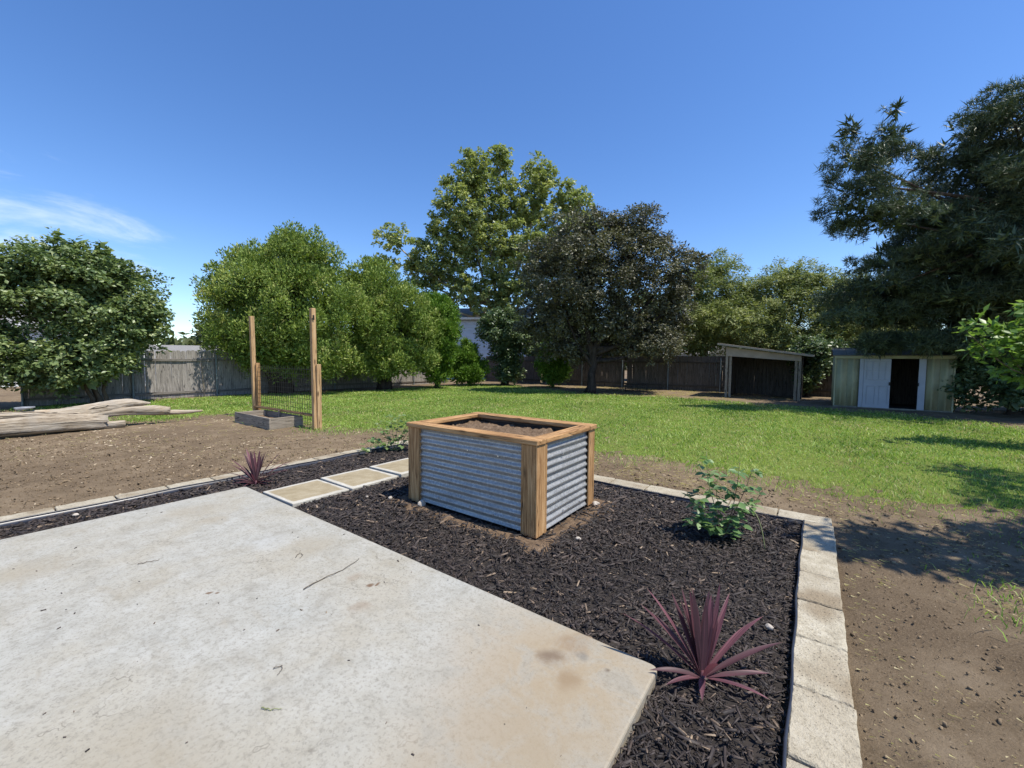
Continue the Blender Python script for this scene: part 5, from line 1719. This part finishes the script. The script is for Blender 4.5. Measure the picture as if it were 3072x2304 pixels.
# azimuth 0 = away from camera (+y), 90 = left (-x)
lv1 = [(72, 40, .43, .030, 28), (58, 58, .44, .028, 10), (40, 66, .45, .032, 8), (30, 72, .46, .034, 6), (14, 78, .46, .031, 5), (4, 84, .47, .033, 4), (-8, 80, .46, .031, 6), (-20, 76, .44, .030, 5), (-30, 68, .45, .030, 8), (-44, 58, .42, .026, 12),
       (-66, 36, .43, .030, 26), (-80, 26, .42, .029, 24), (-98, 14, .30, .024, 22), (-120, 10, .26, .022, 28), (95, 20, .25, .024, 34), (115, 16, .22, .024, 30), (150, 20, .16, .026, 55), (48, 48, .30, .026, 20), (-55, 64, .30, .028, 8), (170, 60, .20, .026, 20), (-5, 87, .40, .03, 2), (66, 50, .40, .028, 16), (-56, 47, .42, .028, 18), (50, 74, .42, .03, 6), (-36, 76, .42, .03, 6)]
cordyline('purple strap-leaved cordyline at the near right corner of the patio', G(-.352, 1.955, -.045), lv1, 0)
lv2 = [(az + random.uniform(-14, 14), max(8, min(88, li + random.uniform(-6, 6))), ln * 1.02, wd * .92, cu) for az, li, ln, wd, cu in lv1]
lv2 += [(60, 70, .48, .026, 8), (-50, 70, .48, .026, 8), (78, 48, .44, .022, 30), (-72, 50, .45, .022, 26), (88, 30, .42, .022, 34), (-92, 34, .40, .022, 30)]
cordyline('purple strap-leaved cordyline at the far corner of the patio', G(-5.10, 2.02, -.045), lv2, 0)

# ------------------------------------------------------------------ two small shrubs in the mulch, leaf by leaf
def oval_leaf(mat, ln=1.0, wd=.62, v=.5):
    m = 6
    V, F = [], []
    for i in range(m + 1):
        t = i / m
        w = wd * ln * math.sin(math.pi * (t ** .8)) * .5 + .004
        zc = -.10 * ln * (t ** 2)
        V += [(-w, t * ln, zc + .22 * w), (0, t * ln, zc), (w, t * ln, zc + .22 * w)]
    for i in range(m):
        a0 = i * 3
        F += [(a0, a0 + 1, a0 + 4, a0 + 3), (a0 + 1, a0 + 2, a0 + 5, a0 + 4)]
    o = from_np('leaf', V, F, mat, None, smooth=True, attr=np.full(len(F), v))
    me = o.data
    bpy.data.objects.remove(o)
    return me


ROSE_L = [oval_leaf(LF_ROSE, 1, .66, v) for v in (.05, .3, .5, .7, .95)]
POTA_L = [oval_leaf(LF_POTA, 1, .7, v) for v in (.05, .3, .5, .7, .95)]
STEMG = plain('green_stem', (0.20, 0.22, 0.09), .6, 0, .2, 20)
STEMB = plain('brown_stem', (0.09, 0.055, 0.035), .7, 0, .2, 20)


def leafy(name, label, loc, stems, leafset, smin, smax, per_stem, stem_mats, group=None, cluster=3):
    root = thing(name, label, 'plant', loc, 0, group)
    for si, (pts, r0) in enumerate(stems):
        P = path(pts, 12)
        tube('stem', P, np.linspace(r0, r0 * .45, 12), stem_mats[si % len(stem_mats)], root, 6)
        for j in range(per_stem):
            t = .22 + .78 * (j + random.random()) / per_stem
            k = min(11, int(t * 11)); p = P[k]
            az = random.uniform(0, 2 * math.pi)
            reach = random.uniform(.03, .085)
            tip = p + np.array([math.cos(az) * reach, math.sin(az) * reach, random.uniform(.0, .05)])
            tube('leaf_stalk', [p, (p + tip) / 2 + np.array([0, 0, .006]), tip], .0013, stem_mats[0], root, 4, cap=False)
            for c in range(cluster):
                a2 = az + (c - (cluster - 1) / 2) * 1.25 + random.uniform(-.3, .3)
                s = random.uniform(smin, smax)
                base = tip if c == (cluster - 1) // 2 else p + (tip - p) * random.uniform(.55, .9)
                inst('leaf', random.choice(leafset), tuple(base), (R(random.uniform(-30, 35)), R(random.uniform(-28, 28)), a2 - math.pi / 2), root, (s, s, s))
    return root


random.seed(21)
leafy('rose_bush', 'young leafy green rose bush in the mulch near the right corner', (1.735, 3.30, -.04),
      [([(0, 0, 0), (-.05, .02, .22), (-.12, .05, .45), (-.13, .06, .70)], .0045), ([(0, 0, 0), (.10, .03, .20), (.20, .06, .38), (.27, .08, .56)], .0045), ([(0, 0, 0), (-.12, .0, .14), (-.23, .02, .26), (-.29, .04, .36)], .004),
       ([(0, 0, 0), (.05, -.02, .20), (.10, .0, .42), (.13, .03, .62)], .004), ([(0, 0, 0), (-.10, -.03, .10), (-.22, -.05, .13), (-.30, -.05, .12)], .004), ([(0, 0, 0), (.13, .03, .12), (.24, .03, .24), (.31, .0, .40)], .004), ([(0, 0, 0), (.0, .05, .2), (-.03, .1, .38), (.02, .12, .52)], .004)],
      ROSE_L, .052, .086, 13, (STEMG, STEMB), None, 3)
random.seed(5)
# large low leaves at its foot
rb = bpy.data.objects['rose_bush']
for k in range(14):
    a = random.uniform(0, 2 * math.pi)
    r_ = random.uniform(.02, .10)
    s = random.uniform(.06, .085)
    inst('leaf', random.choice(ROSE_L[2:]), (r_ * math.cos(a) - .0, -.06 + r_ * math.sin(a), .04 + random.uniform(0, .07)), (R(random.uniform(-5, 30)), R(random.uniform(-15, 15)), a - math.pi / 2), rb, (s, s, s))
tube('stem', path([(.12, -.05, .33), (.19, -.13, .26), (.205, -.19, .13), (.21, -.22, .005)], 10), .0035, STEMG, rb, 6)
random.seed(33)
leafy('leafy_plant', 'pale green leafy plant in the mulch behind the metal planter post', (-1.83, 6.38, -.04),
      [([(0, 0, 0), (.02, .0, .2), (.05, .02, .42), (.08, .02, .60)], .005), ([(0, 0, 0), (-.10, .0, .18), (-.20, .0, .34), (-.26, .0, .46)], .005), ([(0, 0, 0), (-.18, -.03, .14), (-.36, -.06, .20), (-.46, -.1, .12)], .005), ([(0, 0, 0), (.14, .02, .2), (.24, .04, .38), (.30, .05, .52)], .005),
       ([(0, 0, 0), (-.03, .05, .24), (-.06, .08, .40), (-.10, .1, .54)], .005), ([(0, 0, 0), (.2, .0, .12), (.32, -.02, .24), (.40, -.02, .34)], .005), ([(0, 0, 0), (-.12, -.12, .12), (-.30, -.22, .12), (-.36, -.32, .03)], .005), ([(0, 0, 0), (.08, .04, .22), (.16, .06, .36), (.2, .08, .5)], .005)],
      POTA_L, .05, .082, 12, (STEMG,), None, 3)
random.seed(9)

# ------------------------------------------------------------------ stones by the planter, twigs on the slab
def rock(label, loc, s, mat=ROCK):
    bm = bmesh.new()
    bmesh.ops.create_icosphere(bm, subdivisions=2, radius=1)
    ph = random.uniform(0, 9)
    for v in bm.verts:
        c = v.co
        k = 1 + .22 * math.sin(3 * c.x + ph) * math.cos(2.5 * c.y + ph) + random.uniform(-.07, .07)
        v.co = Vector((c.x * s[0] * k, c.y * s[1] * k, c.z * s[2] * k))
    me = bpy.data.meshes.new('rock'); bm.to_mesh(me); bm.free(); me.materials.append(mat)
    o = inst('rock', me, loc, (random.uniform(-.3, .3), random.uniform(-.3, .3), random.uniform(0, 6)))
    return tag(o, label, 'rock', 'rocks around the metal planter')


rock('flat grey rock leaning under the front edge of the metal planter', G(-3.02, 2.66, .0), (.045, .02, .04))
rock('pale pebble in the mulch left of the planter near post', G(-3.46, 2.62, -.02), (.025, .022, .018))
rock('small white pebble in the mulch nearest the stepping stones', G(-3.68, 2.50, -.02), (.016, .014, .012))
rock('tan rock at the foot of the planter right-hand back post', G(-1.70, 3.74, -.015), (.04, .03, .024))
rock('small tan rock in the mulch in front of the planter right side', G(-1.47, 2.92, -.02), (.024, .02, .015))
rock('pale pebble at the near right of the bed beside the plastic edging', G(-.14, 2.55, -.02), (.022, .018, .014))
rock('pale stone in the mulch by the left edging strip', G(-5.30, .62, -.015), (.022, .018, .014))


def twig(label, pts, r, mat=TWIG):
    P = [G(p, q, .0045 + r) for p, q in pts]
    c = P[0]
    P2 = path([(v.x - c.x, v.y - c.y, 0) for v in P], 22)
    P2[:, 2] += .004 + .003 * np.sin(np.arange(22) * .9)
    P2[:, :2] += rng.normal(0, .002, (22, 2))
    o = tube('twig', P2, np.linspace(r, r * .5, 22), mat, None, 6)
    o.location = (c.x, c.y, r)
    return tag(o, label, 'twig', 'twigs dropped on the patio')


random.seed(12)
twig('long thin twig lying across the middle of the patio', [(-2.44, 1.211), (-2.469, 1.328), (-2.466, 1.435), (-2.476, 1.542), (-2.524, 1.643)], .0032)
twig('short curled twig beyond the long twig on the patio', [(-2.889, 1.384), (-2.938, 1.434), (-2.887, 1.438), (-2.857, 1.40)], .0022)
twig('small straight twig on the left part of the patio', [(-3.635, .698), (-3.631, .74), (-3.61, .772), (-3.606, .808)], .0026)
twig('hooked little twig on the near part of the patio', [(-1.913, .81), (-1.904, .839), (-1.877, .831), (-1.86, .802)], .0018)
twig('green grass blade lying on the near patio', [(-1.728, .685), (-1.698, .695), (-1.663, .727)], .0022, STEMG)
# specks of bark and soil tracked onto the slab
n = 110
sp = rng.uniform(-4.9, -.6, n); sq = rng.uniform(-.6, 1.82, n)
wx, wy = GN(sp, sq)
ok = wy > .9
wx, wy = wx[ok], wy[ok]; n = len(wx)
szs = rng.gamma(1.3, .0018, n) + .0015
lit = chips('patio_litter', wx, wy, np.full(n, .0035), szs * 2.2, szs, szs * .4 + .001, MULCH, rng.uniform(.2, 1, n), .08)
tag(lit, 'specks of bark and soil scattered on the patio', 'litter', kind='stuff')
